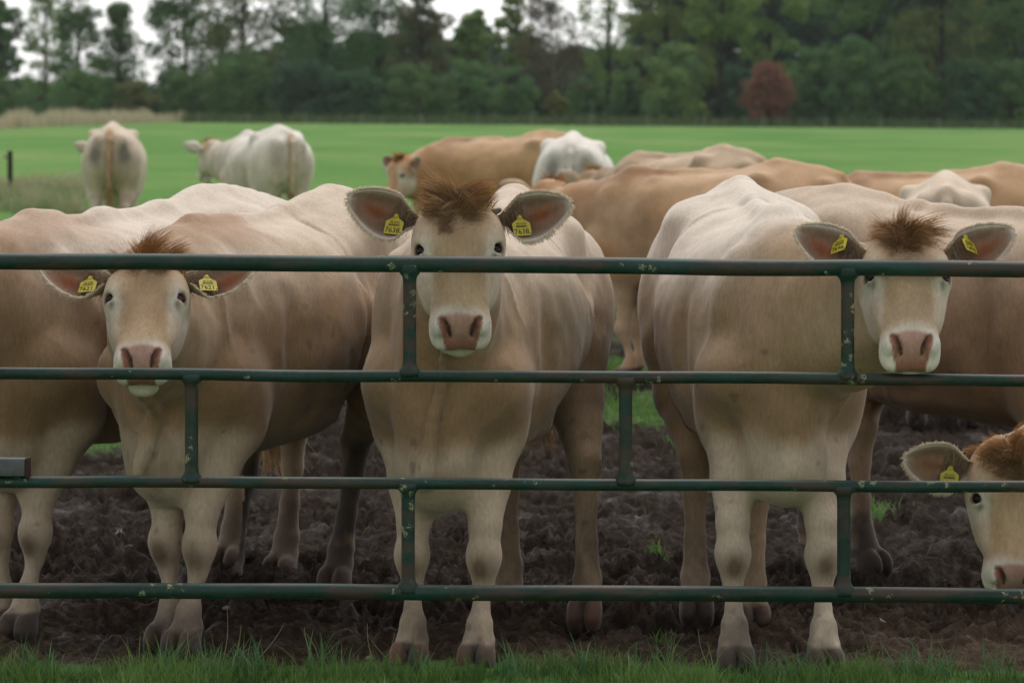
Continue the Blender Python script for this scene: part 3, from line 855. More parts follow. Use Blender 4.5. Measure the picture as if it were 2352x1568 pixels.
        flow = np.tile(np.array((-.75, 0, -.65)), (n, 1))
        low = sstep(.75, .45, p0[:, 2])[:, None]
        flow = flow * (1 - low) + np.array((-.1, 0, -1.0)) * low
        hh = ish[fi][:, None]
        whorl = p0 - (hO + hu * .035)
        whorl = whorl / (np.linalg.norm(whorl, axis=1)[:, None] + 1e-6)
        flow = np.where(hh, whorl, flow)
        cl = np.stack([fbm(p0[:, 0] * 38, p0[:, 1] * 38, p0[:, 2] * 38, seed + 11 * k, 2) for k in range(3)], -1)
        flow = flow + cl * .34 + lr.normal(0, .14, (n, 3))
        flow -= nn * np.sum(flow * nn, 1)[:, None]; flow /= np.linalg.norm(flow, axis=1)[:, None] + 1e-9
        lift = lr.uniform(.03, .16, (n, 1)) + .22 * (lr.uniform(0, 1, (n, 1)) < .15)
        d = flow + nn * lift; d /= np.linalg.norm(d, axis=1)[:, None]
        ln = lr.uniform(.006, .013, (n, 1)) * np.where(hh, 1.0, .9)
        side = np.cross(d, nn); side /= np.linalg.norm(side, axis=1)[:, None] + 1e-9
        wd = lr.uniform(.0006, .0011, (n, 1))
        p0 = p0 - nn * .001
        VV = np.stack([p0 - side * wd, p0 + side * wd, p0 + d * ln], 1).reshape(-1, 3)
        cf = c[Q[fi, 0]] * (1 + lr.normal(0, .04, (n, 1)) + .10 * cl[:, :1])
        cf = np.repeat(np.clip(cf * 1.05, 0, 1), 3, 0)
        fo = mesh_np('fur', VV, np.arange(n * 3).reshape(-1, 3), cf, FUR, parent=o)
        vn = nn + flow * .12; vn /= np.linalg.norm(vn, axis=1)[:, None]
        if len(fo.data.vertices) == n * 3:
            fo.data.normals_split_custom_set_from_vertices(np.repeat(vn, 3, 0).tolist())
    return o

_tagdata = {}
def text_arrays(body, size, x, y, z, shear=0.0):
    cu = bpy.data.curves.new('lettering', 'FONT'); cu.body = body; cu.size = size; cu.align_x = 'CENTER'; cu.extrude = 0.0004; cu.resolution_u = 3
    ob = bpy.data.objects.new('lettering', cu); COL.objects.link(ob)
    dg = bpy.context.evaluated_depsgraph_get()
    me = bpy.data.meshes.new_from_object(ob.evaluated_get(dg))
    v = np.array([q.co[:] for q in me.vertices]); f = [tuple(p.vertices) for p in me.polygons]
    bpy.data.objects.remove(ob); bpy.data.curves.remove(cu); bpy.data.meshes.remove(me)
    return v + np.array((x, y, z)), f

def make_tag(txt):
    """yellow ear tag: a plate with a narrow neck and button, lettering on its face"""
    if ('plate',) not in _tagdata:
        out = [(-.031, -.036), (.031, -.036), (.033, -.033), (.033, .012), (.012, .026), (.008, .040), (-.008, .040), (-.012, .026), (-.033, .012), (-.033, -.033)]
        bm = bmesh.new()
        f = bm.faces.new([bm.verts.new((x, y, .001)) for x, y in out])
        ex = bmesh.ops.extrude_face_region(bm, geom=[f])
        bmesh.ops.translate(bm, verts=[v for v in ex['geom'] if isinstance(v, bmesh.types.BMVert)], vec=(0, 0, -.002))
        m = Matrix.Translation((0, .034, .002))
        bmesh.ops.create_cone(bm, cap_ends=True, segments=16, radius1=.011, radius2=.006, depth=.006, matrix=m)
        bmesh.ops.recalc_face_normals(bm, faces=bm.faces)
        me = bpy.data.meshes.new('ear_tag'); bm.to_mesh(me); bm.free(); me.materials.append(TAGY)
        _tagdata[('plate',)] = me
    t = bpy.data.objects.new('ear_tag', _tagdata[('plate',)]); COL.objects.link(t)
    if txt is not None:
        if txt not in _tagdata:
            vs, fs, k = [], [], 0
            parts = ([(txt, .0275, -.003, -.030, .0016), ('0', .011, .029, -.033, .0016)] if txt else []) + [('NL 6123', .010, 0, .006, .0016)]
            for a in parts:
                v, f = text_arrays(*a); vs.append(v); fs += [tuple(i + k for i in q) for q in f]; k += len(v)
            xx = -.021
            rr = random.Random(3)
            while xx < .021:                                              # bar code
                w_ = rr.choice((.0006, .001, .0014))
                vs.append(np.array([(xx, -.0055, .0015), (xx + w_, -.0055, .0015), (xx + w_, .003, .0015), (xx, .003, .0015)])); fs.append((k, k + 1, k + 2, k + 3)); k += 4
                xx += w_ + rr.choice((.0007, .0011))
            me = bpy.data.meshes.new('lettering'); me.from_pydata(np.vstack(vs).tolist(), [], fs); me.update(); me.materials.append(INK)
            _tagdata[txt] = me
        l = bpy.data.objects.new('lettering', _tagdata[txt]); COL.objects.link(l); l.parent = t
    return t

# ------------------------------------------------------------------ ground: one sheet of trampled mud and pasture
def mud_h(x, y):
    wx = x + .05 * vnoise(x * 6, y * 6, None, 11); wy = y + .05 * vnoise(x * 6 + 9, y * 6, None, 12)
    a = fbm(wx * 2.2, wy * 2.2, None, 21, 3)
    b = 1 - np.abs(fbm(wx * 8, wy * 6.5, None, 31, 3))                    # ridged clods
    b2 = 1 - np.abs(fbm(wx * 19 + 3, wy * 15, None, 36, 3))
    c = fbm(x * 45, y * 36, None, 41, 3); h = np.maximum(fbm(x * 4.6, y * 4.6, None, 51, 2) - .1, 0)
    near_gate = sstep(11.9, 10.8, y)
    k = 1 - .72 * near_gate
    return (.040 * a + (.066 * (b - .7) + .036 * (b2 - .7) - .06 * h) * k * (.55 + .9 * sstep(-.5, .6, vnoise(x * 1.3, y * 1.1, None, 91))) + .010 * c * (1 - .3 * near_gate)) * sstep(9.6, 10.6, y) * sstep(31, 26, y) - .012

def green_mask(x, y):
    n = fbm(x * .9, y * .7, None, 61, 4); n2 = fbm(x * 3.5, y * 3.5, None, 71, 3)
    far = sstep(25.5, 28.0, y + 1.3 * n + .5 * n2)
    near = sstep(10.55, 10.38, y + .06 * n2)
    p = np.zeros_like(x)
    for cx, cy, r in ((.78, 19.6, .55), (1.05, 17.9, .22), (-2.2, 17.6, .35), (.62, 22.6, .5), (3.2, 15.6, .2), (-.2, 21.5, .4), (1.5, 14.6, .14)):
        p = np.maximum(p, .55 * sstep(1.15, .75, np.sqrt((x - cx) ** 2 + ((y - cy) * .6) ** 2) / r + .45 * n2))
    return np.clip(np.maximum(np.maximum(far, near), p), 0, 1)

ys = [8.6]
while ys[-1] < 30: ys.append(ys[-1] + .0125 * (ys[-1] / 10) ** 1.8)
while ys[-1] < 2200: ys.append(ys[-1] * 1.04)
ys = np.array(ys); nxg = 620
nc_ = 540; core = np.linspace(-1, 1, nc_); ext = (nxg - nc_) // 2
grow = np.cumsum(1.16 ** np.arange(1, ext + 1)); grow = grow / grow[-1]
cw = (ys * .185 + .35)[:, None]
side_ = cw + grow[None, :] * 55
GX = np.concatenate([-side_[:, ::-1], core[None, :] * cw, side_], 1); GY = np.repeat(ys[:, None], nxg, 1)
GZ = np.zeros_like(GX); m_ = ys < 32
fl_ = sstep(11.0, 8.0, np.abs(GX[m_]))
GZ[m_] = mud_h(GX[m_], GY[m_]) * fl_
gm = np.ones_like(GX); m2 = ys < 60
gm[m2] = np.maximum(green_mask(GX[m2], GY[m2]), sstep(6.6, 7.6, np.abs(GX[m2]) + .9 * fbm(GX[m2] * .8, GY[m2] * .8, None, 66, 3)))
GZ = GZ * (1 - .6 * gm) * sstep(8.6, 9.2, GY)
V = np.stack([GX, GY, GZ], -1).reshape(-1, 3)
i = np.arange(len(ys) - 1)[:, None] * nxg; j = np.arange(nxg - 1)[None, :]
Fq = np.stack([i + j, i + j + 1, i + nxg + j + 1, i + nxg + j], -1).reshape(-1, 4)
# the same sheet carried on round the camera and to the sides
yb_ = float(ys[0]); yt_ = float(ys[-1])
bv = np.array([(-2500, -400, 0), (2500, -400, 0), (2500, yb_, 0), (-2500, yb_, 0), (-2500, yt_, 0), (2500, yt_, 0)])
o_ = len(V); V = np.vstack([V, bv])
edgeL = np.array([[o_ + 3, 0, (len(ys) - 1) * nxg, o_ + 4]]); edgeR = np.array([[nxg - 1, o_ + 2, o_ + 5, len(ys) * nxg - 1]])
Fr = np.vstack([np.array([[o_, o_ + 1, o_ + 2, o_ + 3]]), edgeL, edgeR, np.array([[o_ + 3, o_ + 2, nxg - 1, 0]])])
gcol = np.zeros((len(V), 3)); gcol[:o_, 0] = gm.ravel(); gcol[o_:, 0] = 1; gcol[:o_, 1] = sstep(12.3, 10.9, GY).ravel()

def mat_ground():
    m, n, l, b = mat_new('mud_and_pasture')
    at = n.new('ShaderNodeAttribute'); at.attribute_name = 'tint'
    sep = n.new('ShaderNodeSeparateColor'); l.new(at.outputs['Color'], sep.inputs[0])
    tc = n.new('ShaderNodeTexCoord')
    def nz(scale, det=5, rough=.6, vec=None):
        t = n.new('ShaderNodeTexNoise'); t.inputs['Scale'].default_value = scale; t.inputs['Detail'].default_value = det; t.inputs['Roughness'].default_value = rough
        l.new(vec or tc.outputs['Object'], t.inputs['Vector']); return t
    def ramp(src, *stops):
        r = n.new('ShaderNodeValToRGB'); e = r.color_ramp.elements
        while len(e) < len(stops): e.new(.5)
        for k, (p, c) in enumerate(stops): e[k].position = p; e[k].color = (*c, 1)
        l.new(src, r.inputs[0]); return r
    n1, n2, n3 = nz(3.0), nz(22, 6, .65), nz(90, 4)
    mud = ramp(n2.outputs['Fac'], (.25, (.0105, .0072, .0052)), (.5, (.0240, .0168, .0122)), (.75, (.052, .038, .029)))
    near_mud = n.new('ShaderNodeMix'); near_mud.data_type = 'RGBA'; near_mud.blend_type = 'MULTIPLY'; near_mud.inputs['B'].default_value = (2.3, 2.2, 2.1, 1)  # mud by the gate is paler brown, lifted further against the cows' shade
    l.new(sep.outputs[1], near_mud.inputs['Factor']); l.new(mud.outputs[0], near_mud.inputs['A'])
    mp = n.new('ShaderNodeMapping'); mp.inputs['Scale'].default_value = (.10, .035, 1); l.new(tc.outputs['Object'], mp.inputs[0])
    g1 = nz(1.0, 5, .6, mp.outputs[0])
    g0 = ramp(g1.outputs['Fac'], (.28, (.084, .176, .054)), (.5, (.120, .222, .070)), (.72, (.20, .262, .105)))
    g2 = nz(5, 6, .7)
    mr = n.new('ShaderNodeMapRange'); mr.inputs[1].default_value = .3; mr.inputs[2].default_value = .7; mr.inputs[3].default_value = .72; mr.inputs[4].default_value = 1.22
    l.new(g2.outputs['Fac'], mr.inputs[0])
    gs = n.new('ShaderNodeVectorMath'); gs.operation = 'SCALE'; l.new(g0.outputs[0], gs.inputs[0]); l.new(mr.outputs[0], gs.inputs['Scale'])
    mx = n.new('ShaderNodeMix'); mx.data_type = 'RGBA'
    l.new(sep.outputs[0], mx.inputs['Factor']); l.new(near_mud.outputs['Result'], mx.inputs['A']); l.new(gs.outputs[0], mx.inputs['B'])
    l.new(mx.outputs['Result'], b.inputs['Base Color'])
    rr = n.new('ShaderNodeMapRange'); rr.inputs[1].default_value = .30; rr.inputs[2].default_value = .5; rr.inputs[3].default_value = .45; rr.inputs[4].default_value = 1.0
    l.new(n1.outputs['Fac'], rr.inputs[0])
    r2 = n.new('ShaderNodeMix'); l.new(sep.outputs[0], r2.inputs['Factor']); l.new(rr.outputs[0], r2.inputs['A']); r2.inputs['B'].default_value = .95
    l.new(r2.outputs['Result'], b.inputs['Roughness'])
    sp = n.new('ShaderNodeMapRange'); sp.inputs[3].default_value = .10; sp.inputs[4].default_value = 0.0; l.new(sep.outputs[0], sp.inputs[0]); l.new(sp.outputs[0], b.inputs['Specular IOR Level'])
    ad = n.new('ShaderNodeMath'); ad.inputs[1].default_value = .35; ad.operation = 'MULTIPLY_ADD'; l.new(n3.outputs['Fac'], ad.inputs[0]); l.new(n2.outputs['Fac'], ad.inputs[2])
    bp = n.new('ShaderNodeBump'); bp.inputs['Strength'].default_value = .9; bp.inputs['Distance'].default_value = .02
    l.new(ad.outputs[0], bp.inputs['Height']); l.new(bp.outputs[0], b.inputs['Normal'])
    return m
GROUND = mat_ground()
tag(mesh_np('ground', V, [Fq, Fr], gcol, GROUND), kind='structure')
SHEET_GREY = mat_plain('sheet_grey', (.17, .155, .135), .95, .1, noise=.5, nscale=35, bump=.6)
V_, F_ = box_plane = (np.array([(-300, -3.0, .004), (300, -3.0, .004), (300, 5.6, .004), (-300, 5.6, .004)]), np.array([(0, 1, 2, 3)]))
tag(mesh_np('bounce_sheet', V_, F_, None, SHEET_GREY, smooth=False), kind='structure')  # unseen sheet added round the camera to cut green bounce light

# ------------------------------------------------------------------ the gate
def mat_gate():
    m, n, l, b = mat_new('green_gate_paint')
    at = n.new('ShaderNodeAttribute'); at.attribute_name = 'wet'
    tc = n.new('ShaderNodeTexCoord'); geo = n.new('ShaderNodeNewGeometry')
    def nz(scale, det=4, stretch=None):
        t = n.new('ShaderNodeTexNoise'); t.inputs['Scale'].default_value = scale; t.inputs['Detail'].default_value = det; t.inputs['Roughness'].default_value = .65
        if stretch:
            mp = n.new('ShaderNodeMapping'); mp.inputs['Scale'].default_value = stretch; l.new(tc.outputs['Object'], mp.inputs[0]); l.new(mp.outputs[0], t.inputs[0])
        else: l.new(tc.outputs['Object'], t.inputs[0])
        return t
    def ramp(src, *stops):
        r = n.new('ShaderNodeValToRGB'); e = r.color_ramp.elements
        while len(e) < len(stops): e.new(.5)
        for k, (p, c) in enumerate(stops): e[k].position = p; e[k].color = (*c, 1)
        l.new(src, r.inputs[0]); return r
    def mix(f, a, c):
        x = n.new('ShaderNodeMix'); x.data_type = 'RGBA'; l.new(f, x.inputs['Factor']); l.new(a, x.inputs['A'])
        if isinstance(c, tuple): x.inputs['B'].default_value = (*c, 1)
        else: l.new(c, x.inputs['B'])
        return x.outputs['Result']
    def thr(src, lo, hi, top=1.0):
        r = n.new('ShaderNodeMapRange'); r.inputs[1].default_value = lo; r.inputs[2].default_value = hi; r.inputs[4].default_value = top; l.new(src, r.inputs[0]); return r.outputs[0]
    base = ramp(nz(5, 5, (1, 3, 3)).outputs['Fac'], (.3, (.003, .017, .011)), (.5, (.005, .026, .018)), (.68, (.009, .044, .036)))
    rust = thr(nz(9, 6, (.5, 2, 2)).outputs['Fac'], .48, .59, .85)
    c = mix(rust, base.outputs[0], (.050, .030, .022))
    dirt = thr(nz(60, 5).outputs['Fac'], .5, .75, .5); c = mix(dirt, c, (.04, .05, .04))
    vo = n.new('ShaderNodeTexVoronoi'); vo.inputs['Scale'].default_value = 36; vo.inputs['Randomness'].default_value = 1
    wv = n.new('ShaderNodeVectorMath'); wv.operation = 'ADD'; l.new(tc.outputs['Object'], wv.inputs[0])
    wn_ = nz(90, 4); ws = n.new('ShaderNodeVectorMath'); ws.operation = 'SCALE'; ws.inputs['Scale'].default_value = .034; l.new(wn_.outputs['Color'], ws.inputs[0]); l.new(ws.outputs[0], wv.inputs[1])
    l.new(wv.outputs[0], vo.inputs['Vector'])
    sel = n.new('ShaderNodeSeparateColor'); l.new(vo.outputs['Color'], sel.inputs[0])
    # a cell holds lichen when its random number is below the local density
    big = thr(nz(5.5, 3).outputs['Fac'], .49, .62, 1.0)
    dn = n.new('ShaderNodeMath'); dn.operation = 'MULTIPLY'; l.new(big, dn.inputs[0]); l.new(at.outputs['Fac'], dn.inputs[1])
    lt = n.new('ShaderNodeMath'); lt.operation = 'LESS_THAN'; l.new(sel.outputs[0], lt.inputs[0]); l.new(dn.outputs[0], lt.inputs[1])
    rad = n.new('ShaderNodeMapRange'); rad.inputs[1].default_value = .30; rad.inputs[2].default_value = .42; rad.inputs[3].default_value = 1; rad.inputs[4].default_value = 0
    l.new(vo.outputs['Distance'], rad.inputs[0])
    lm = n.new('ShaderNodeMath'); lm.operation = 'MULTIPLY'; l.new(lt.outputs[0], lm.inputs[0]); l.new(rad.outputs[0], lm.inputs[1])
    gap = thr(nz(170, 3).outputs['Fac'], .40, .55); lm2 = n.new('ShaderNodeMath'); lm2.operation = 'MULTIPLY'; l.new(lm.outputs[0], lm2.inputs[0]); l.new(gap, lm2.inputs[1])
    lich = ramp(nz(45, 3).outputs['Fac'], (.35, (.16, .19, .10)), (.55, (.26, .28, .19)), (.7, (.30, .28, .11)))
    c = mix(lm2.outputs[0], c, lich.outputs[0])
    l.new(c, b.inputs['Base Color'])
    rg = ramp(lm2.outputs[0], (0, (.5,) * 3), (1, (.9,) * 3)); l.new(rg.outputs[0], b.inputs['Roughness'])
    b.inputs['Specular IOR Level'].default_value = .3
    bp = n.new('ShaderNodeBump'); bp.inputs['Strength'].default_value = .5; bp.inputs['Distance'].default_value = .003
    ad = n.new('ShaderNodeMath'); ad.operation = 'MULTIPLY_ADD'; ad.inputs[1].default_value = .3; l.new(nz(70, 5).outputs['Fac'], ad.inputs[0]); l.new(lm2.outputs[0], ad.inputs[2])
    l.new(ad.outputs[0], bp.inputs['Height']); l.new(bp.outputs[0], b.inputs['Normal'])
    return m
GATE = mat_gate()
GALV = mat_plain('weathered_galvanised_steel', (.085, .092, .10), .55, .5, .5, .35, 40, .2)
RUST = mat_plain('red_primer', (.045, .020, .017), .8, .2, 0, .35, 60, .2)
GY0 = 10.05
rails_px = [(600, 619, .0240), (857, 873, .0176), (1104.5, 1118.5, .0172), (1354.5, 1369, .0232)]
posts_px = [(0, (-68, 941, 1947)), (1, (-560, 440, 1437, 2440)), (2, (-66, 937.5, 1938))]
gate = bpy.data.objects.new('field_gate', None); COL.objects.link(gate)
gate.location = (0, GY0, 0)
tag(gate, 'dark green tubular steel gate with lichen spots in front of the cows', 'gate')
joints = []
def rail_pt(k, px):
    a, b, r = rails_px[k]
    return U(px, a + (b - a) * px / 2352, GY0) - Vector((0, GY0, 0))
for row, pxs in posts_px:
    for px in pxs: joints += [rail_pt(row, px), rail_pt(row + 1, px)]
J = np.array([q[:] for q in joints])
def lichen_density(P, base, amp, rad):
    d = np.min(np.linalg.norm(P[:, None, :] - J[None], axis=2), axis=1)
    return base + amp * np.exp(-(d / rad) ** 2)
XL, XR = -1300, 3400
for k in range(4):
    a, b = np.array(rail_pt(k, XL)), np.array(rail_pt(k, XR))
    t = np.linspace(0, 1, 260)[:, None]
    P = a * (1 - t) + b * t
    P[:, 2] += .0025 * vnoise(t[:, 0] * 14, t[:, 0] * 0 + k, None, 3)
    V, F = tube_arrays(P, rails_px[k][2] * (1 + .012 * vnoise(t[:, 0] * 30, t[:, 0] * 0 + k * 7, None, 5)), 24)
    mesh_np('rail', V, F, None, GATE, parent=gate, wet=lichen_density(V, (.12, .20, .42, .36)[k], 1.2, .07))
for row, pxs in posts_px:
    for px in pxs:
        a, b = np.array(rail_pt(row, px)), np.array(rail_pt(row + 1, px))
        t = np.linspace(0, 1, 40); r = np.full(40, .0195)
        L_ = np.linalg.norm(b - a)
        for end, rr in ((0, rails_px[row][2]), (1, rails_px[row + 1][2])):
            d = np.abs(t - end) * L_ - rr
            r += .011 * np.exp(-np.maximum(d, 0) / .007)
        V, F = tube_arrays(a[None] * (1 - t[:, None]) + b[None] * t[:, None], r, 20)
        mesh_np('post', V, F, None, GATE, parent=gate, wet=lichen_density(V, .72, .6, .10))
for px in (XL, XR):
    V, F = tube_arrays([np.array(rail_pt(0, px)) * (1 - t) + np.array(rail_pt(3, px)) * t for t in np.linspace(-.02, 1.02, 12)], .024, 16)
    mesh_np('end_post', V, F, None, GATE, parent=gate, wet=np.full(len(V), .4))
# latch box on the third rail
def box_arrays(lo, hi):
    x0, y0, z0 = lo; x1, y1, z1 = hi
    V = np.array([(x0, y0, z0), (x1, y0, z0), (x1, y1, z0), (x0, y1, z0), (x0, y0, z1), (x1, y0, z1), (x1, y1, z1), (x0, y1, z1)])
    return V, np.array([(0, 3, 2, 1), (4, 5, 6, 7), (0, 1, 5, 4), (1, 2, 6, 5), (2, 3, 7, 6), (3, 0, 4, 7)])
def box(name, lo, hi, mat, parent=None, bev=.002):
    V, F = box_arrays(lo, hi); o = mesh_np(name, V, F, None, mat, smooth=False, parent=parent)
    bm = bmesh.new(); bm.from_mesh(o.data); bmesh.ops.bevel(bm, geom=list(bm.edges), offset=bev, segments=2, affect='EDGES', profile=.6); bm.to_mesh(o.data); bm.free()
    return o
la, lb = rail_pt(2, 66), rail_pt(2, -420)
lz = la.z + .0165
lat = box('latch_box', (lb.x, -.030, lz), (la.x - .006, .018, lz + .052), GALV, gate, .004)
box('end_plate', (la.x - .0055, -.032, lz - .004), (la.x + .004, .020, lz + .0535), RUST, lat, .0015)

# ------------------------------------------------------------------ the herd
D90 = R(90)
def herd_cow(label, fr_px, heading_deg, head, **k):
    """heading: 0 faces the camera, positive turns the cow's head end to the picture's left"""
    return cow(label, fr_px, -D90 - R(heading_deg), head, **k)

def at_local(loc, heading_deg, pts):
    M = (Matrix.Translation((loc[0], loc[1], 0)) @ Matrix.Rotation(-D90 - R(heading_deg), 4, 'Z')).inverted()
    return [tuple((M @ Vector((p[0], p[1], 0)))[:2]) for p in pts]

GRP = 'cows lined up behind the gate'
BGRP = 'cows standing further back in the pasture'
def flank_stain(c, x, y, z, nb, nf):
    m = np.exp(-(((x - .02) / .20) ** 2 + ((z - 1.06) / .13) ** 2)) * sstep(.16, .24, y)
    return mixc(c, (.17, .125, .065), np.clip(1.1 * m * (1 + .5 * nb + .3 * nf), 0, .85))
# centre cow
psi = 11.0; ft = Vector((-.190, 10.76, 0)); fwd = Vector((-math.sin(R(psi)), -math.cos(R(psi)), 0))
loc = ft - fwd * .43
fr = at_local(loc, psi, [U(944, 1540, 10.50), U(1097, 1540, 10.48)]); hd = at_local(loc, psi, [U(1165, 1400, 11.75), U(1345, 1440, 11.45)])
herd_cow('pale fawn cow at the middle of the gate wearing ear tags numbered 7638', loc, psi,
         head_mat(U(1054, 566, 10.24), R(24), R(1), R(1.5)), front=fr, hind=hd, group=GRP, tagtext='7638', horn=True, fur=FUR_N, seed=3, size=.975, hs=.97,
         ears=dict(lift=(.24, .10), fwd=.1, twist=.25), tagtilt=(R(-13), R(9)), coat=dict(mudf=.75, mudh=.6, hoof=(.15, .065, .042)),
         tufts=dict(len=.118, up=1.1, out=.5, fall=1.15, n=3000, spread=.037, wild=.5), extra=flank_stain)
# left cow
psi = 22.0; ft = Vector((-1.01, 10.98, 0)); fwd = Vector((-math.sin(R(psi)), -math.cos(R(psi)), 0))
loc = ft - fwd * .43
fr = at_local(loc, psi, [U(385, 1490, 10.82), U(425, 1490, 10.72)]); hd = at_local(loc, psi, [U(525, 1330, 12.3), U(775, 1330, 12.2)])
herd_cow('warm tan cow with bushy brown poll wearing ear tags numbered 7621', loc, psi,
         head_mat(U(332, 674, 10.30), R(46), R(0), R(1.0)), front=fr, hind=hd, group=GRP, tagtext='7621', fur=FUR_N, seed=5, size=.97, hs=.90,
         ears=dict(tagt=.56, lift=(.14, .14), fwd=.1, twist=.05), tagtilt=(R(-8), R(10)),
         coat=dict(base=(.345, .226, .130), dark=(.25, .15, .080), face=(.39, .268, .160), mudlev=.27, wither=.85, poll=(.40, .235, .115), mudf=.85, mudh=1.25, mudlevh=.50),
         tufts=dict(len=.100, up=1.1, out=.6, fall=.75, n=3200, spread=.040, wild=.75))
# right cow
psi = -3.0; ft = Vector((.83, 10.84, 0)); fwd = Vector((-math.sin(R(psi)), -math.cos(R(psi)), 0))
loc = ft - fwd * .43
fr = at_local(loc, psi, [U(1688, 1545, 10.50), U(1893, 1550, 10.46)]); hd = at_local(loc, psi, [U(1598, 1425, 11.55), U(1728, 1450, 11.4)])
herd_cow('pale cow resting its chin on the second gate rail', loc, psi,
         head_mat(U(2086, 627, 10.10), R(40), R(-1), R(.5)), front=fr, hind=hd, group=GRP, tagtext='7696', fur=FUR_N, seed=9, hs=.93, dewlap=False,
         ears=dict(tagt=.74, tags=.42, lift=(.20, .20), fwd=.25, twist=.2, tagyaw=.75), tagtilt=(R(-14), R(16)),
         coat=dict(base=(.37, .258, .158), top=(.54, .465, .385), pale=(.51, .43, .335), topw=.95, mudf=.75, mudh=.7),
         tufts=dict(len=.105, up=1.1, out=.5, fall=1.3, n=3000, spread=.032, wild=.45))
# cow at the left edge
psi = 24.0; loc = Vector((-1.37, 11.62, 0))
tl = at_local(loc, psi, [U(560, 700, 13.0), U(615, 850, 13.0), U(628, 985, 12.95)])
fr = at_local(loc, psi, [U(-5, 1480, 11.15), U(52, 1470, 11.05)]); hd = None
herd_cow('greyish fawn cow cut off by the left edge of the picture', loc, psi,
         head_mat(Vector((-2.08, 10.38, 1.28)), R(30), R(-25), 0), front=fr, hind=hd, group=GRP, fur=FUR_N, seed=12, size=.965,
         coat=dict(base=(.34, .235, .155), top=(.53, .445, .365), wither=.6, topw=.9, mudf=.6), ears=dict(tag=False), stretch=1.36, tailw=[(*tl[0], 1.00), (*tl[1], .74), (*tl[2], .53)])
# big cow standing behind the right one
psi = -46.0; loc = Vector((1.66, 12.62, 0))
hd = at_local(loc, psi, [Vector((1.14, 12.95, 0)), U(1994, 1300, 12.78)])
herd_cow('greyish brown cow standing broadside behind the chin resting cow', loc, psi,
         head_mat(Vector((3.05, 11.35, 1.05)), R(35), R(35), 0), hind=hd, group=GRP, fur=FUR_N // 2, seed=15, size=.97, width=1.08,
         coat=dict(base=(.32, .21, .132), top=(.46, .36, .265), mudh=1.3), ears=dict(tag=False))
# cow whose lowered head looks through the gate at the right
psi = 84.0; loc = Vector((3.05, 10.72, 0))
herd_cow('orange tan cow lowering its head behind the lower gate rails', loc, psi,
         head_mat(U(2332, 1142, 10.30), R(16), R(2), R(0)), group=GRP, hs=.94, fur=FUR_N // 2, seed=18, dewlap=False,
         coat=dict(base=(.39, .25, .14), dark=(.30, .175, .09), face=(.40, .275, .165), poll=(.42, .255, .125)),
         ears=dict(lift=(-.02, -.02), fwd=.3, twist=.25, orange=.5, tagside=-1, tagt=.34), tagtext='', tagtilt=(R(-8), 0), tufts=dict(len=.088, up=1.05, out=.5, fall=1.0, n=2800, spread=.042, wild=.6))
# ---- the cows further back
WHITE = dict(base=(.56, .50, .42), dark=(.50, .42, .33), top=(.62, .57, .50), pale=(.60, .55, .48), face=(.52, .42, .30), rear=(.20, .185, .165), tailc=(.45, .34, .24), mudh=.3)
loc = Vector((-4.42, 38.9, 0))
herd_cow('cream cow seen from behind near the wooden post with tan tail', loc, 178, head_mat(Vector((-4.78, 40.0, 1.10)), R(30), R(215), 0), near=False, group=BGRP, seed=21,
         coat=dict(WHITE, tailc=(.36, .21, .11), base=(.47, .38, .285), dark=(.38, .28, .19), top=(.50, .40, .30), rear=(.13, .115, .10)), ears=dict(tag=True, lift=.1, earlen=.25))
loc = Vector((-2.70, 37.2, 0))
herd_cow('creamy white cow seen from behind with its head turned left', loc, 158, head_mat(Vector((-3.36, 38.2, 1.14)), R(30), R(215), 0), near=False, group=BGRP, seed=23,
         coat=dict(WHITE, rear=(.34, .27, .21), base=(.52, .455, .375), dark=(.43, .345, .26), tailc=(.44, .31, .20)), ears=dict(tag=True, lift=.05, earlen=.25), width=1.05)
ORANGE = dict(base=(.40, .235, .115), dark=(.32, .165, .07), top=(.43, .27, .145), pale=(.46, .33, .21), face=(.42, .25, .13), rear=(.17, .125, .09), tailc=(.38, .19, .08), wither=.7, poll=(.36, .17, .065))
loc = Vector((-.23, 33.6, 0))
herd_cow('orange tan cow facing left with its head held low', loc, 112, head_mat(Vector((-1.16, 33.5, 1.03)), R(22), R(-55), 0), near=False, hs=1.1, group=BGRP, seed=25, coat=ORANGE, ears=dict(tag=False))
loc = Vector((.56, 30.9, 0))
herd_cow('white cow seen from behind with grey patches beside its tail', loc, 184, head_mat(Vector((.75, 32.3, 1.0)), R(40), R(180), 0), near=False, group=BGRP, seed=27,
         coat=dict(WHITE, base=(.62, .58, .52), dark=(.56, .51, .45), tailc=(.55, .49, .43)), ears=dict(tag=False), width=1.05)
loc = Vector((1.28, 27.6, 0))
herd_cow('light fawn cow of which only the back shows beyond the tan broadside cow', loc, 140, head_mat(Vector((.72, 28.6, 1.05)), R(40), R(150), 0), near=False, group=BGRP, seed=29, size=.955,
         coat=dict(base=(.41, .28, .17), top=(.47, .35, .23), rear=(.30, .20, .12), wither=.2, topw=.6), ears=dict(tag=False))
loc = Vector((1.12, 21.55, 0))
herd_cow('tan cow standing broadside between the middle and right gate cows', loc, 118, head_mat(Vector((.26, 22.35, 1.08)), R(30), R(170), 0), near=False, group=BGRP, seed=31, size=.945,
         coat=dict(ORANGE, base=(.42, .28, .165), wither=.9), ears=dict(tag=False))
loc = Vector((2.62, 22.6, 0))
herd_cow('tan brown cow facing left whose back shows at the right edge', loc, 118, head_mat(Vector((1.62, 23.3, .95)), R(30), R(170), 0), near=False, group=BGRP, seed=33, size=.92,
         coat=dict(ORANGE), ears=dict(tag=False))
loc = Vector((2.42, 19.6, 0))
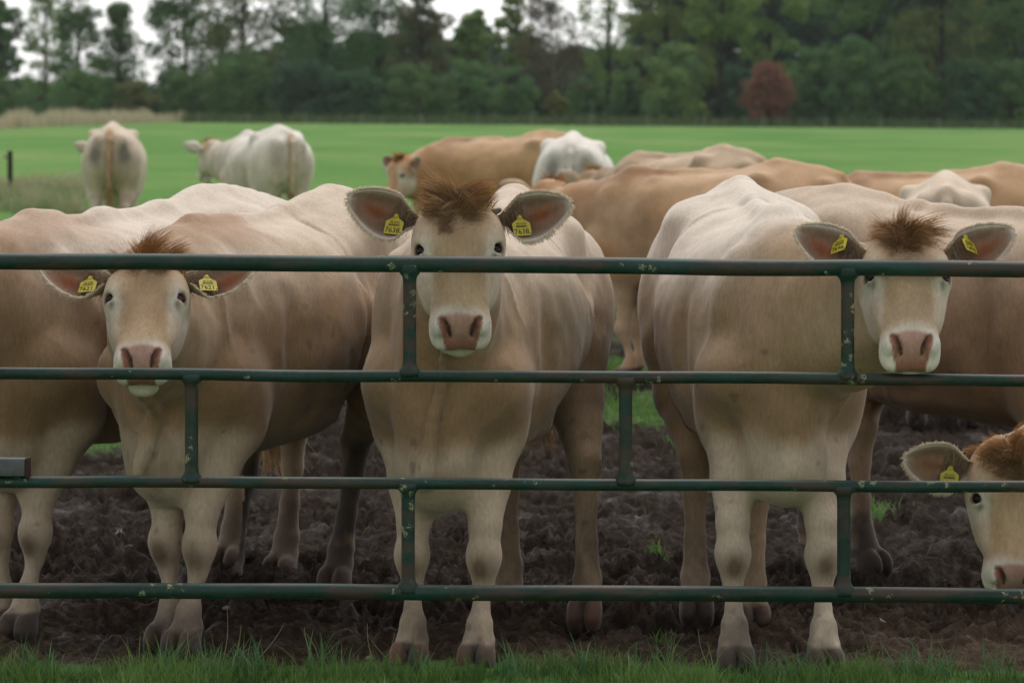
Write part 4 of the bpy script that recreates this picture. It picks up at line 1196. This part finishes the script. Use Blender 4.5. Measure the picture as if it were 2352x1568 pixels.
herd_cow('cream rumped cow in front of the tan cow at the right edge', loc, 186, head_mat(Vector((2.5, 21.0, .95)), R(40), R(180), 0), near=False, group=BGRP, seed=35, size=.925,
         coat=dict(base=(.48, .36, .25), top=(.56, .45, .34), rear=None), ears=dict(tag=False))

# ------------------------------------------------------------------ the far edge: trees, bushes, reeds, fence
LEAF = mat_tint('leaves', .75, .12, .35)
BARK = mat_plain('bark', (.030, .026, .022), .9, .1, noise=.4, nscale=6)
BIRCH = mat_plain('birch_bark', (.30, .29, .27), .8, .1, noise=.4, nscale=3)
trng = np.random.default_rng(77)

def leaf_arrays(P, N, size, tints):
    n = len(P)
    N = N / (np.linalg.norm(N, axis=1)[:, None] + 1e-9)
    r = trng.normal(0, 1, (n, 3)); A = np.cross(N, r); A /= np.linalg.norm(A, axis=1)[:, None] + 1e-9
    B = np.cross(N, A)
    s_ = (size * trng.uniform(.6, 1.3, n))[:, None]; k = trng.uniform(.5, .9, n)[:, None]
    V = np.stack([P - A * s_ * .5, P - B * s_ * k * .42 + A * s_ * .08, P + A * s_ * .5, P + B * s_ * k * .42 + A * s_ * .08], 1).reshape(-1, 3)
    return V, np.arange(4 * n).reshape(-1, 4), np.repeat(tints, 4, 0)

def crown_cloud(h0, h1, rx, ry, n, nclump, dark, light, airy=0.0, cone=.25):
    """leaves gathered in clumps through the crown's volume, local coordinates"""
    z = trng.uniform(0, 1, nclump) ** .9
    prof = np.sqrt(np.clip(1 - ((z - .42) / .62) ** 2, .05, 1)) * (1 - cone * z)
    a = trng.uniform(0, 2 * np.pi, nclump); rr = np.sqrt(trng.uniform(0, 1, nclump)) * prof
    C = np.stack([np.cos(a) * rr * rx, np.sin(a) * rr * ry, h0 + z * (h1 - h0)], 1)
    cr = trng.uniform(.16, .36, nclump) * min(rx, ry) * (1 - .15 * airy) + .12
    w = cr ** 2; ci = trng.choice(nclump, n, p=w / w.sum())
    d = trng.normal(0, 1, (n, 3)); d /= np.linalg.norm(d, axis=1)[:, None]
    q = trng.uniform(.35, 1.1, n) ** .6
    P = C[ci] + d * (cr[ci] * q)[:, None] * np.array((1.15, 1.15, .8))
    ct = trng.uniform(0, 1, nclump)
    t = np.clip(ct[ci] * .65 + trng.uniform(0, .5, n), 0, 1)
    tint = mixc(np.tile(dark, (n, 1)), light, t)
    return P, d + trng.normal(0, .6, (n, 3)) + (0, 0, .4), tint, C

def woody(name, label, cat, px, Y, top, w, n, dark, light, base=283, crown0=.22, airy=0.0, size=.36, nclump=None, group=None, bark=None, trunk_r=None, cone=.25, lean=0.0, ry=None):
    b = U(px, base, Y); b.z = 0
    h = max(U(px, top, Y).z, .5); rx = w / 2 / 8000 * Y
    o = bpy.data.objects.new(name, None); COL.objects.link(o); o.location = b
    tag(o, label, cat, group)
    n = int(n * (1.8 + 3.6 * airy)); size = size * (1 - .32 * airy)
    P, N, T, C = crown_cloud(h * crown0, h, rx, ry or rx * .8, n, nclump or int(max(16, rx * 15) * (1.2 + 2.6 * airy)), dark, light, airy, cone)
    P = P + np.array((lean, 0, 0)) * (P[:, 2:3] / h) ** 2
    P[:, 2] = np.maximum(P[:, 2], .05)
    v, f, t = leaf_arrays(P, N, size, T)
    mesh_np('crown', v, f, t, LEAF, smooth=False, parent=o)
    tr = trunk_r or max(.08, h * .014)
    zz = np.linspace(0, h * .93, 9)
    ctr = np.stack([lean * (zz / h) ** 2 + .12 * np.cumsum(trng.normal(0, .25, 9)) * (zz > 0), .1 * trng.normal(0, .3, 9), zz], 1)
    Vs, Fq_, Ft_, k = [], [], [], 0
    def addt(P_, r_, seg):
        nonlocal k
        v_, f_ = tube_arrays(P_, r_, seg); Vs.append(v_); Fq_.append(f_[0] + k); Ft_.append(f_[1] + k); k += len(v_)
    addt(ctr, np.linspace(tr * 1.15, tr * .12, 9), 7)
    for c in C[trng.permutation(len(C))[:min(len(C), 16)]]:
        z0 = np.clip(c[2] - trng.uniform(.10, .28) * h, h * .1, h * .85)
        s0 = np.array([np.interp(z0, zz, ctr[:, 0]), np.interp(z0, zz, ctr[:, 1]), z0])
        e0 = c + np.array((lean * (c[2] / h) ** 2, 0, 0)); md = (s0 + e0) / 2 + np.array((0, 0, .04 * h)) * trng.uniform(-.5, 1)
        addt([s0, md, e0], [tr * .42 * (1 - z0 / h) + .02, tr * .26 * (1 - z0 / h) + .014, .008], 5)
    mesh_np('trunk', np.vstack(Vs), [np.vstack(Fq_), np.vstack(Ft_)], None, bark or BARK, parent=o)
    return o

DK, MD, LT = (.062, .118, .050), (.118, .205, .066), (.205, .300, .085)
OLV, BLU, BRN, YEL = (.180, .205, .066), (.060, .136, .074), (.170, .142, .075), (.13, .145, .05)  # BLU: bluish lift of distant air put into the leaf colour
TREES = [
 # label, px, Y, top, width, leaves, dark, light, options
 ('tall dark tree cut by the left edge', 0, 318, -170, 120, 3400, DK, MD, {}),
 ('airy light leaved tree second from the left edge', 105, 322, -60, 120, 1900, MD, LT, dict(airy=.9, crown0=.18, size=.33)),
 ('dark thin tree with bare upright stem beside the airy tree at the left', 178, 316, -80, 130, 2300, DK, MD, dict(airy=.7, crown0=.12)),
 ('short pointed airy tree standing in the open sky gap', 275, 320, 12, 150, 2200, DK, MD, dict(airy=.8, crown0=.12, cone=.6)),
 ('round crowned tree right of the open sky gap', 425, 318, -110, 190, 3800, DK, MD, dict(airy=.4, crown0=.26)),
 ('broad tree with brownish crown above the dark thicket', 560, 314, -210, 240, 5200, DK, OLV, dict(airy=.4, crown0=.2)),
 ('big tree with forked black trunk and sky showing through', 745, 316, -260, 270, 4600, BLU, MD, dict(airy=.65, crown0=.2, trunk_r=.34)),
 ('loose tree between the forked tree and the brownish pointed tree', 865, 320, -110, 150, 2200, BLU, MD, dict(airy=.6, crown0=.2)),
 ('brownish dark tree with pointed top beside the bright sky gap', 968, 312, -30, 170, 4400, DK, BRN, dict(crown0=.10, cone=.4)),
 ('small fresh green tree below the bright sky gap', 1085, 318, 30, 105, 2300, MD, LT, dict(crown0=.2, airy=.2)),
 ('slender yellowish green tree right of the bright sky gap', 1172, 316, -10, 100, 2000, OLV, LT, dict(crown0=.1, airy=.3)),
 ('grey brown nearly leafless tree with leaning pale trunk', 1275, 312, -20, 165, 3300, BRN, (.085, .08, .062), dict(crown0=.22, airy=.3, size=.26, bark=BIRCH, trunk_r=.13, lean=-.9)),
 ('open crowned tree with thin dark trunk and sky behind its top', 1395, 318, -190, 150, 1700, MD, LT, dict(airy=.9, crown0=.2)),
 ('olive green full tree left of the dark tall stem', 1530, 310, -260, 220, 6200, MD, OLV, dict(crown0=.06)),
 ('tall tree with bare dark stem left of the red shrub', 1655, 306, -300, 200, 5200, MD, LT, dict(crown0=.34, trunk_r=.2)),
 ('bright green full tree rising behind the red shrub', 1765, 314, -200, 170, 4600, MD, LT, dict(crown0=.10)),
 ('blue green far tree filling the notch right of the bright green tree', 1855, 345, -40, 170, 3600, BLU, (.034, .056, .044), dict(crown0=.05)),
 ('wide dark tree right of the blue green notch', 1985, 306, -330, 240, 7200, DK, MD, dict(crown0=.04)),
 ('dull olive tree second from the right edge', 2160, 304, -330, 260, 7200, DK, OLV, dict(crown0=.04)),
 ('dark tree cut by the right edge', 2330, 306, -330, 230, 6000, DK, MD, dict(crown0=.04)),
]
for lab, px, Y, top, w, n, d_, l_, kw in TREES:
    woody('tree', lab, 'tree', px, Y, top, w, n, d_, l_, **kw)
BUSHES = [
 ('low dark bush at the left edge behind the reeds', 30, 306, 190, 130, 900, DK, MD),
 ('dark green bush left of the olive dome bush', 175, 304, 165, 150, 1300, DK, MD),
 ('olive dome shaped bush behind the end of the reeds', 312, 296, 190, 105, 1300, OLV, (.085, .09, .045)),
 ('black green thicket bush right of the olive dome bush', 430, 304, 170, 130, 1500, DK, MD),
 ('high dark thicket under the broad brownish tree', 550, 302, 120, 190, 2800, DK, MD),
 ('lighter round bush under the forked black tree', 700, 300, 150, 170, 2400, BLU, (.044, .066, .04)),
 ('blue green bush right of the forked black tree', 820, 302, 165, 140, 1900, DK, BLU),
 ('dark bush under the brownish pointed tree', 945, 300, 150, 150, 2000, DK, MD),
 ('blue green bush below the small fresh green tree', 1075, 300, 150, 150, 2000, BLU, MD),
 ('low dark bush left of the leaning pale trunk', 1180, 304, 160, 110, 1300, BLU, MD),
 ('small yellow green bush at the foot of the leaning pale trunk', 1280, 296, 216, 56, 600, YEL, (.15, .15, .05)),
 ('dim bush in the shade right of the leaning pale trunk', 1350, 322, 190, 120, 1100, BLU, MD),
 ('blue green bush below the open crowned tree', 1440, 306, 180, 110, 1300, BLU, MD),
 ('round green bush under the olive full tree', 1545, 298, 110, 160, 2600, BLU, LT),
 ('dark bush behind the tall bare stem', 1690, 316, 160, 110, 1300, DK, BLU),
 ('blue green bush right of the red shrub', 1860, 298, 120, 140, 2400, BLU, MD),
 ('big blue green bush left of the dull olive tree', 1960, 296, 95, 150, 2800, BLU, MD),
 ('dark bush under the dull olive tree', 2090, 298, 140, 160, 2200, DK, MD),
 ('dark bush between the two rightmost trees', 2220, 298, 150, 160, 2200, DK, BLU),
 ('dark bush cut by the right edge', 2340, 298, 130, 140, 2000, DK, MD),
]
for lab, px, Y, top, w, n, d_, l_ in BUSHES:
    woody('bush', lab, 'bush', px, Y, top, w, n, d_, l_, crown0=.02, size=.32, cone=.05, trunk_r=.06)
woody('red_shrub', 'round dark red leaved shrub at the edge of the wood', 'shrub', 1763, 293, 150, 112, 2300, (.15, .055, .045), (.26, .12, .085), crown0=.08, size=.28, cone=.0, trunk_r=.07, nclump=75)
# the wood behind: one mass nobody could count
Vs, Fs, Ts, k = [], [], [], 0
for px in np.arange(-900, 3300, 62):
    t_ = 190 + 12 * trng.normal() if 0 < px < 500 else (90 + 30 * trng.normal() if px < 1480 else -120)
    if 1120 < px < 1470: t_ = 120 + 15 * trng.normal()
    b = U(px, 283, 352); h = U(px, t_, 352).z
    P, N, T, C = crown_cloud(.2, h, 3.4, 2.6, int(640 * h), int(22 * h) + 8, (.060, .108, .068), (.094, .146, .082), 0, .15)
    v, f, t = leaf_arrays(P + np.array((b.x, 352 + trng.uniform(-3, 8), 0)), N, .62, T)
    Vs.append(v); Fs.append(f + k); Ts.append(t); k += len(v)
tag(mesh_np('distant_wood', np.vstack(Vs), np.vstack(Fs), np.vstack(Ts), LEAF, smooth=False), kind='stuff')

def blade_arrays(base, height, width, lean, tints, m=3):
    """upright curved grass blades"""
    n = len(base)
    a = trng.uniform(0, 2 * np.pi, n); dr = np.stack([np.cos(a), np.sin(a), 0 * a], 1)
    sd = np.stack([-np.sin(a), np.cos(a), 0 * a], 1)
    t = np.linspace(0, 1, m + 1)[None, :, None]
    P = base[:, None] + height[:, None, None] * (np.array((0, 0, 1.0)) * (t - .35 * (lean[:, None, None] * t) ** 2) + dr[:, None] * lean[:, None, None] * t ** 2)
    W = (width[:, None] * (1 - np.linspace(0, 1, m + 1)[None, :] ** 1.6) + .0003)[..., None] * sd[:, None] * .5
    V = np.stack([P - W, P + W], 2).reshape(-1, 3)
    b = (np.arange(n) * (m + 1) * 2)[:, None] + (np.arange(m) * 2)[None, :]
    F = np.stack([b, b + 1, b + 3, b + 2], -1).reshape(-1, 4)
    return V, F, np.repeat(tints, (m + 1) * 2, 0)
GRASS = mat_tint('grass_blades', .6, .25, .35)
# rough verge along the far edge
n = 7000
px = trng.uniform(380, 3000, n); Y = trng.uniform(286, 302, n)
B = np.array([U(p, 283, y)[:] for p, y in zip(px, Y)]); B[:, 2] = 0
V, F, T = blade_arrays(B, trng.uniform(.35, 1.05, n), trng.uniform(.10, .28, n), trng.uniform(.05, .5, n), mixc(np.tile((.050, .085, .034), (n, 1)), (.10, .125, .055), trng.uniform(0, 1, n)), 2)
tag(mesh_np('rough_grass', V, F, T, GRASS), kind='stuff')
# dry reeds at the far left
n = 9000
px = trng.uniform(-700, 425, n); Y = 206 + 83 * (px.clip(-200, 425) / 425) + trng.uniform(0, 1, n) ** 1.5 * 26
B = np.array([U(p, 290, y)[:] for p, y in zip(px, Y)]); B[:, 2] = 0
V, F, T = blade_arrays(B, trng.uniform(.5, 1.2, n) * (1 + .25 * vnoise(px / 30, px * 0)), trng.uniform(.04, .11, n), trng.uniform(.02, .25, n), mixc(np.tile((.46, .38, .265), (n, 1)), (.28, .29, .17), trng.uniform(0, 1, n) ** 1.6 * (trng.uniform(0, 1, n) > .3)), 2)
tag(mesh_np('reeds', V, F, T, GRASS), kind='stuff')
# tussocks round the wooden posts
n = 16000
px = trng.uniform(-300, 200, n); Y = trng.uniform(52, 68, n)
B = np.array([U(p, 480, y)[:] for p, y in zip(px, Y)]); B[:, 2] = 0
dn = fbm(B[:, 0] * 1.2, B[:, 1] * .8, None, 301, 3)
kp = dn > -.25; B = B[kp]; dn = dn[kp]; n = len(B)
V, F, T = blade_arrays(B, trng.uniform(.10, .34, n) * (1 + .5 * dn), trng.uniform(.012, .03, n), trng.uniform(.2, .9, n), mixc(np.tile((.13, .20, .075), (n, 1)), (.32, .30, .17), np.clip(.45 + .7 * dn + trng.normal(0, .2, n), 0, 1)), 3)
tag(mesh_np('tussock_grass', V, F, T, GRASS), kind='stuff')
# fence posts
PALE = mat_plain('pale_weathered_wood', (.15, .15, .125), .9, .1, noise=.3, nscale=8)
DARKW = mat_plain('dark_wet_wood', (.035, .026, .022), .85, .2, noise=.45, nscale=14, bump=.3)
BLACKP = mat_plain('black_plastic', (.012, .012, .012), .5, .3)
def post_mesh(name, h, r, mat, seg=9):
    zz = np.array([0, .02, .3, .6, .9, .985, 1.0]) * h
    rr = r * np.array([1.06, 1.04, 1.0, .97, 1.0, .96, .70])
    P = np.stack([.012 * h * np.sin(zz * 3), .01 * h * np.cos(zz * 2.1), zz], 1)
    V, F = tube_arrays(P, rr, seg)
    return mesh_np(name, V, F, None, mat)
proto = None
for px in (456, 570, 702, 832, 969, 1096, 1221, 1356, 1488, 1618, 1751, 1896, 2024, 2158, 2290):
    if proto is None: p = proto = post_mesh('fence_post', .88, .075, PALE)
    else: p = proto.copy(); COL.objects.link(p)
    q = U(px, 283, 284); p.location = (q.x, q.y, 0); p.rotation_euler = (0, R(trng.normal(0, 2)), trng.uniform(0, 6))
    tag(p, 'small pale wooden fence post in the row along the far edge of the pasture', 'fence post', 'pale fence posts along the far edge of the pasture')
for px, yb, Y, h, lab in ((22, 455, 62.5, .80, 'dark wooden post standing alone at the left edge of the grass'), (478, 470, 59, .74, 'dark wooden post showing behind the head of the creamy white cow')):
    p = post_mesh('wooden_post', h, .050, DARKW)
    q = U(px, yb, Y); p.location = (q.x, q.y, 0); tag(p, lab, 'post')
    V, F = tube_arrays([(-.045, -.02, h * .86), (-.085, -.03, h * .86), (-.105, -.03, h * .855)], [.016, .022, .012], 10)
    mesh_np('insulator', V, F, None, BLACKP, parent=p)

# ------------------------------------------------------------------ grass by the gate and in the mud
def gh(x, y): return mud_h(x, y) * (1 - .6 * green_mask(x, y))
def grass_field(name, B, hh, ww, cl, ca, cb, kind='stuff', m=4):
    B = np.stack([B[:, 0], B[:, 1], gh(B[:, 0], B[:, 1]) - .004], 1); n = len(B)
    V, F, T = blade_arrays(B, hh, ww, trng.uniform(.15, .95, n), mixc(np.tile(ca, (n, 1)), cb, np.clip(cl + trng.normal(0, .25, n), 0, 1)), m)
    return tag(mesh_np(name, V, F, T, GRASS), kind=kind)
n = 52000
B = np.stack([trng.uniform(-3.3, 3.3, n), 9.60 + trng.uniform(0, 1, n) ** .8 * .88], 1)
dn = fbm(B[:, 0] * 4, B[:, 1] * 5, None, 401, 3)
kp = (dn > -.45 + 1.5 * sstep(10.28, 10.50, B[:, 1])); B = B[kp]; dn = dn[kp]; n = len(B)
hh = trng.uniform(.022, .072, n) * (1 + .5 * np.clip(dn, -1, 1)) * np.where(trng.uniform(0, 1, n) < .05, 1.7, 1)
grass_field('grass', B, hh, trng.uniform(.0022, .0048, n), .45 + .4 * dn, (.060, .130, .030), (.145, .250, .060))
n = 420                                                                   # tufts of broader bluish blades
tc_ = np.array([(U(p, 1545, 10.33).x, 10.30 + .05 * trng.normal()) for p in (390, 500, 545, 590, 740, 960, 1180, 1340, 1500, 1750, 1810, 2080, 2140, 2290, 90)])
B = tc_[trng.integers(0, len(tc_), n)] + trng.normal(0, .028, (n, 2))
grass_field('tall_grass', B, trng.uniform(.06, .145, n), trng.uniform(.004, .008, n), .4, (.07, .165, .065), (.14, .26, .11))
pts = []
for cx, cy, r, n in ((.78, 19.6, .55, 5200), (1.05, 17.9, .22, 900), (-2.2, 17.6, .35, 1500), (.62, 22.6, .5, 2500), (3.2, 15.6, .2, 260), (-.2, 21.5, .4, 900), (1.5, 14.6, .14, 140), (.55, 13.1, .05, 40), (.50, 11.15, .035, 40), (.40, 12.0, .03, 18)):
    q = trng.normal(0, .5, (n, 2)) * r; q[:, 1] *= 1.7; pts.append(q + (cx, cy))
B = np.vstack(pts); n = len(B)
grass_field('mud_grass', B, trng.uniform(.02, .07, n), trng.uniform(.004, .009, n), .5, (.06, .135, .03), (.13, .235, .055), m=3)
n = 26000
Y = 25.3 + trng.uniform(0, 1, n) ** .7 * 7; B = np.stack([trng.uniform(-1, 1, n) * Y * .2, Y], 1)
kp = green_mask(B[:, 0], B[:, 1]) > .4; B = B[kp]; n = len(B)
grass_field('pasture_grass', B, trng.uniform(.04, .12, n), trng.uniform(.008, .018, n), .5, (.07, .15, .04), (.125, .225, .06), m=2)
# dry stalks
P = []
for px, y0, x1, y1 in ((870, 1545, 845, 1430), (862, 1550, 905, 1455), (520, 1560, 552, 1435), (505, 1500, 520, 1390), (455, 1560, 433, 1450), (930, 1560, 845, 1455), (1640, 1560, 1605, 1445), (1335, 1530, 1365, 1500), (560, 1420, 650, 1435), (738, 1525, 700, 1440), (155, 1545, 150, 1500), (1290, 1540, 1275, 1490)):
    a, b = np.array(U(px, y0, 10.33)), np.array(U(x1, y1, 10.36)); a[2] = 0
    t = np.linspace(0, 1, 7)[:, None]; c = a * (1 - t) + b * t; c[:, 0] += .012 * np.sin(t[:, 0] * 3) * np.sign(b[0] - a[0] + 1e-6)
    P.append(c)
P = np.array(P); V, F = strand_arrays(P, np.full(len(P), .0016), .5)
tag(mesh_np('dry_grass', V, F, np.tile((.34, .29, .17), (len(V), 1)), GRASS), kind='stuff')

n = 260                                                                   # bits of straw trodden into the mud
Y = 10.6 + trng.uniform(0, 1, n) ** 1.5 * 9; Xq = trng.uniform(-1, 1, n) * Y * .17; a = trng.uniform(0, 6.28, n); L_ = trng.uniform(.02, .09, n)
P = np.stack([np.stack([Xq + L_ * k * np.cos(a), Y + L_ * k * np.sin(a)], 1) for k in (-.5, 0, .5)], 1)
Z_ = np.stack([gh(P[:, k, 0], P[:, k, 1]) for k in range(3)], 1)
P = np.concatenate([P, (Z_ + .004)[..., None]], 2)
V, F = strand_arrays(P, trng.uniform(.0012, .0026, n), .7)
tag(mesh_np('straw', V, F, np.repeat(mixc(np.tile((.08, .06, .036), (n, 1)), (.22, .17, .10), trng.uniform(0, 1, n) ** 2), 9, 0), GRASS), kind='stuff')

# ------------------------------------------------------------------ small things lying in the mud
WATER = mat_plain('muddy_water', (.03, .025, .02), .22, .4, noise=.1)
for px, py, r in ((235, 1190, .40),):
    g_ = G(px, py); a = np.linspace(0, 2 * np.pi, 40, endpoint=False)
    rr = r * (1 + .3 * vnoise(np.cos(a) * 2 + px, np.sin(a) * 2, None, 9))
    V = np.stack([g_.x + rr * np.cos(a), g_.y + 1.6 * rr * np.sin(a), np.full(40, -.058)], 1)
    V = np.vstack([V, (g_.x, g_.y, -.058)]); i = np.arange(40)
    tag(mesh_np('puddle', V, np.stack([i, (i + 1) % 40, np.full(40, 40)], -1), None, WATER), kind='structure')
def lump(name, px, py, size, col, label, cat, flat=.7, group=None, rough=.8, dz=.35):
    g_ = G(px, py); z = float(gh(np.array([g_.x]), np.array([g_.y]))[0])
    bm = bmesh.new(); bmesh.ops.create_icosphere(bm, subdivisions=3, radius=1)
    v = np.array([q.co[:] for q in bm.verts]); nn = fbm(v[:, 0] * 1.3 + px, v[:, 1] * 1.3, v[:, 2] * 1.3, 7, 3)
    for q, k_ in zip(bm.verts, nn): q.co = q.co * (1 + .22 * float(k_)); q.co.x *= size; q.co.y *= size * .9; q.co.z *= size * flat
    me = bpy.data.meshes.new(name); bm.to_mesh(me); bm.free()
    me.polygons.foreach_set('use_smooth', [True] * len(me.polygons))
    me.materials.append(mat_plain(name + '_surface', col, rough, .3, noise=.3, nscale=40))
    o = bpy.data.objects.new(name, me); COL.objects.link(o); o.location = (g_.x, g_.y, z + size * flat * dz)
    return tag(o, label, cat, group)
lump('apple', 2122, 1436, .016, (.38, .36, .10), 'small yellow windfall apple in the mud near the right edge', 'apple', .95, rough=.4)
for px, py, s_ in ((850, 1518, .012), (1145, 1500, .010), (838, 1405, .014), (1185, 1330, .012), (2060, 1300, .012), (1690, 1180, .012), (1375, 1512, .010), (520, 1395, .013)):
    lump('stone', px, py, s_, (.20, .17, .14), 'small pale pebble lying in the trampled mud', 'stone', .6, 'pebbles in the trampled mud')
for px, py, s_, lab in ((618, 1160, .040, 'larger pink beet scrap in the mud under the hanging tail'), (650, 1146, .024, 'smaller pink beet scrap in the mud under the hanging tail')):
    lump('beet_scrap', px, py, s_, (.30, .13, .11), lab, 'vegetable scrap', .5)
def fallen_leaf(px, py, L, rot, col, label):
    g_ = G(px, py); z = float(gh(np.array([g_.x]), np.array([g_.y]))[0])
    s_ = np.linspace(0, 1, 9)[:, None]; t = np.linspace(-1, 1, 5)[None, :]
    wd = .30 * np.sin(np.pi * s_) ** .7
    P_ = np.stack([(s_ - .5) * L + 0 * t, wd * t * L, .10 * L * (t ** 2) + .05 * L * np.sin(s_ * 5)], -1).reshape(-1, 3)
    i = np.arange(8)[:, None] * 5; j = np.arange(4)[None, :]
    o = mesh_np('fallen_leaf', P_, np.stack([i + j, i + j + 1, i + 6 + j, i + 5 + j], -1).reshape(-1, 4), np.tile(col, (45, 1)), GRASS)
    o.location = (g_.x, g_.y, z + .022); o.rotation_euler = (R(28), R(8), rot)
    tag(o, label, 'leaf')
fallen_leaf(1498, 1416, .055, .4, (.36, .36, .31), 'pale curled leaf on the mud between the middle and right cows')
fallen_leaf(2026, 1432, .040, 1.2, (.42, .36, .30), 'cream coloured leaf on the mud left of the yellow apple')
fallen_leaf(1785, 1395, .050, 2.2, (.20, .12, .05), 'brown leaf on the mud behind the right cow\'s front legs')

# ------------------------------------------------------------------ air between the gate and the wood
V, F = box_arrays((-420, -40, -1.2), (420, 430, 42))
hz = mesh_np('haze', V, F, None, None, smooth=False)
hm = bpy.data.materials.new('damp_air'); hm.use_nodes = True
hn, hl = hm.node_tree.nodes, hm.node_tree.links
hn.remove(hn['Principled BSDF'])
pv = hn.new('ShaderNodeVolumePrincipled'); pv.inputs['Density'].default_value = .00009; pv.inputs['Color'].default_value = (.85, .90, .90, 1); pv.inputs['Anisotropy'].default_value = .1
hl.new(pv.outputs[0], hn['Material Output'].inputs['Volume'])
hz.data.materials.append(hm)
tag(hz, kind='stuff')
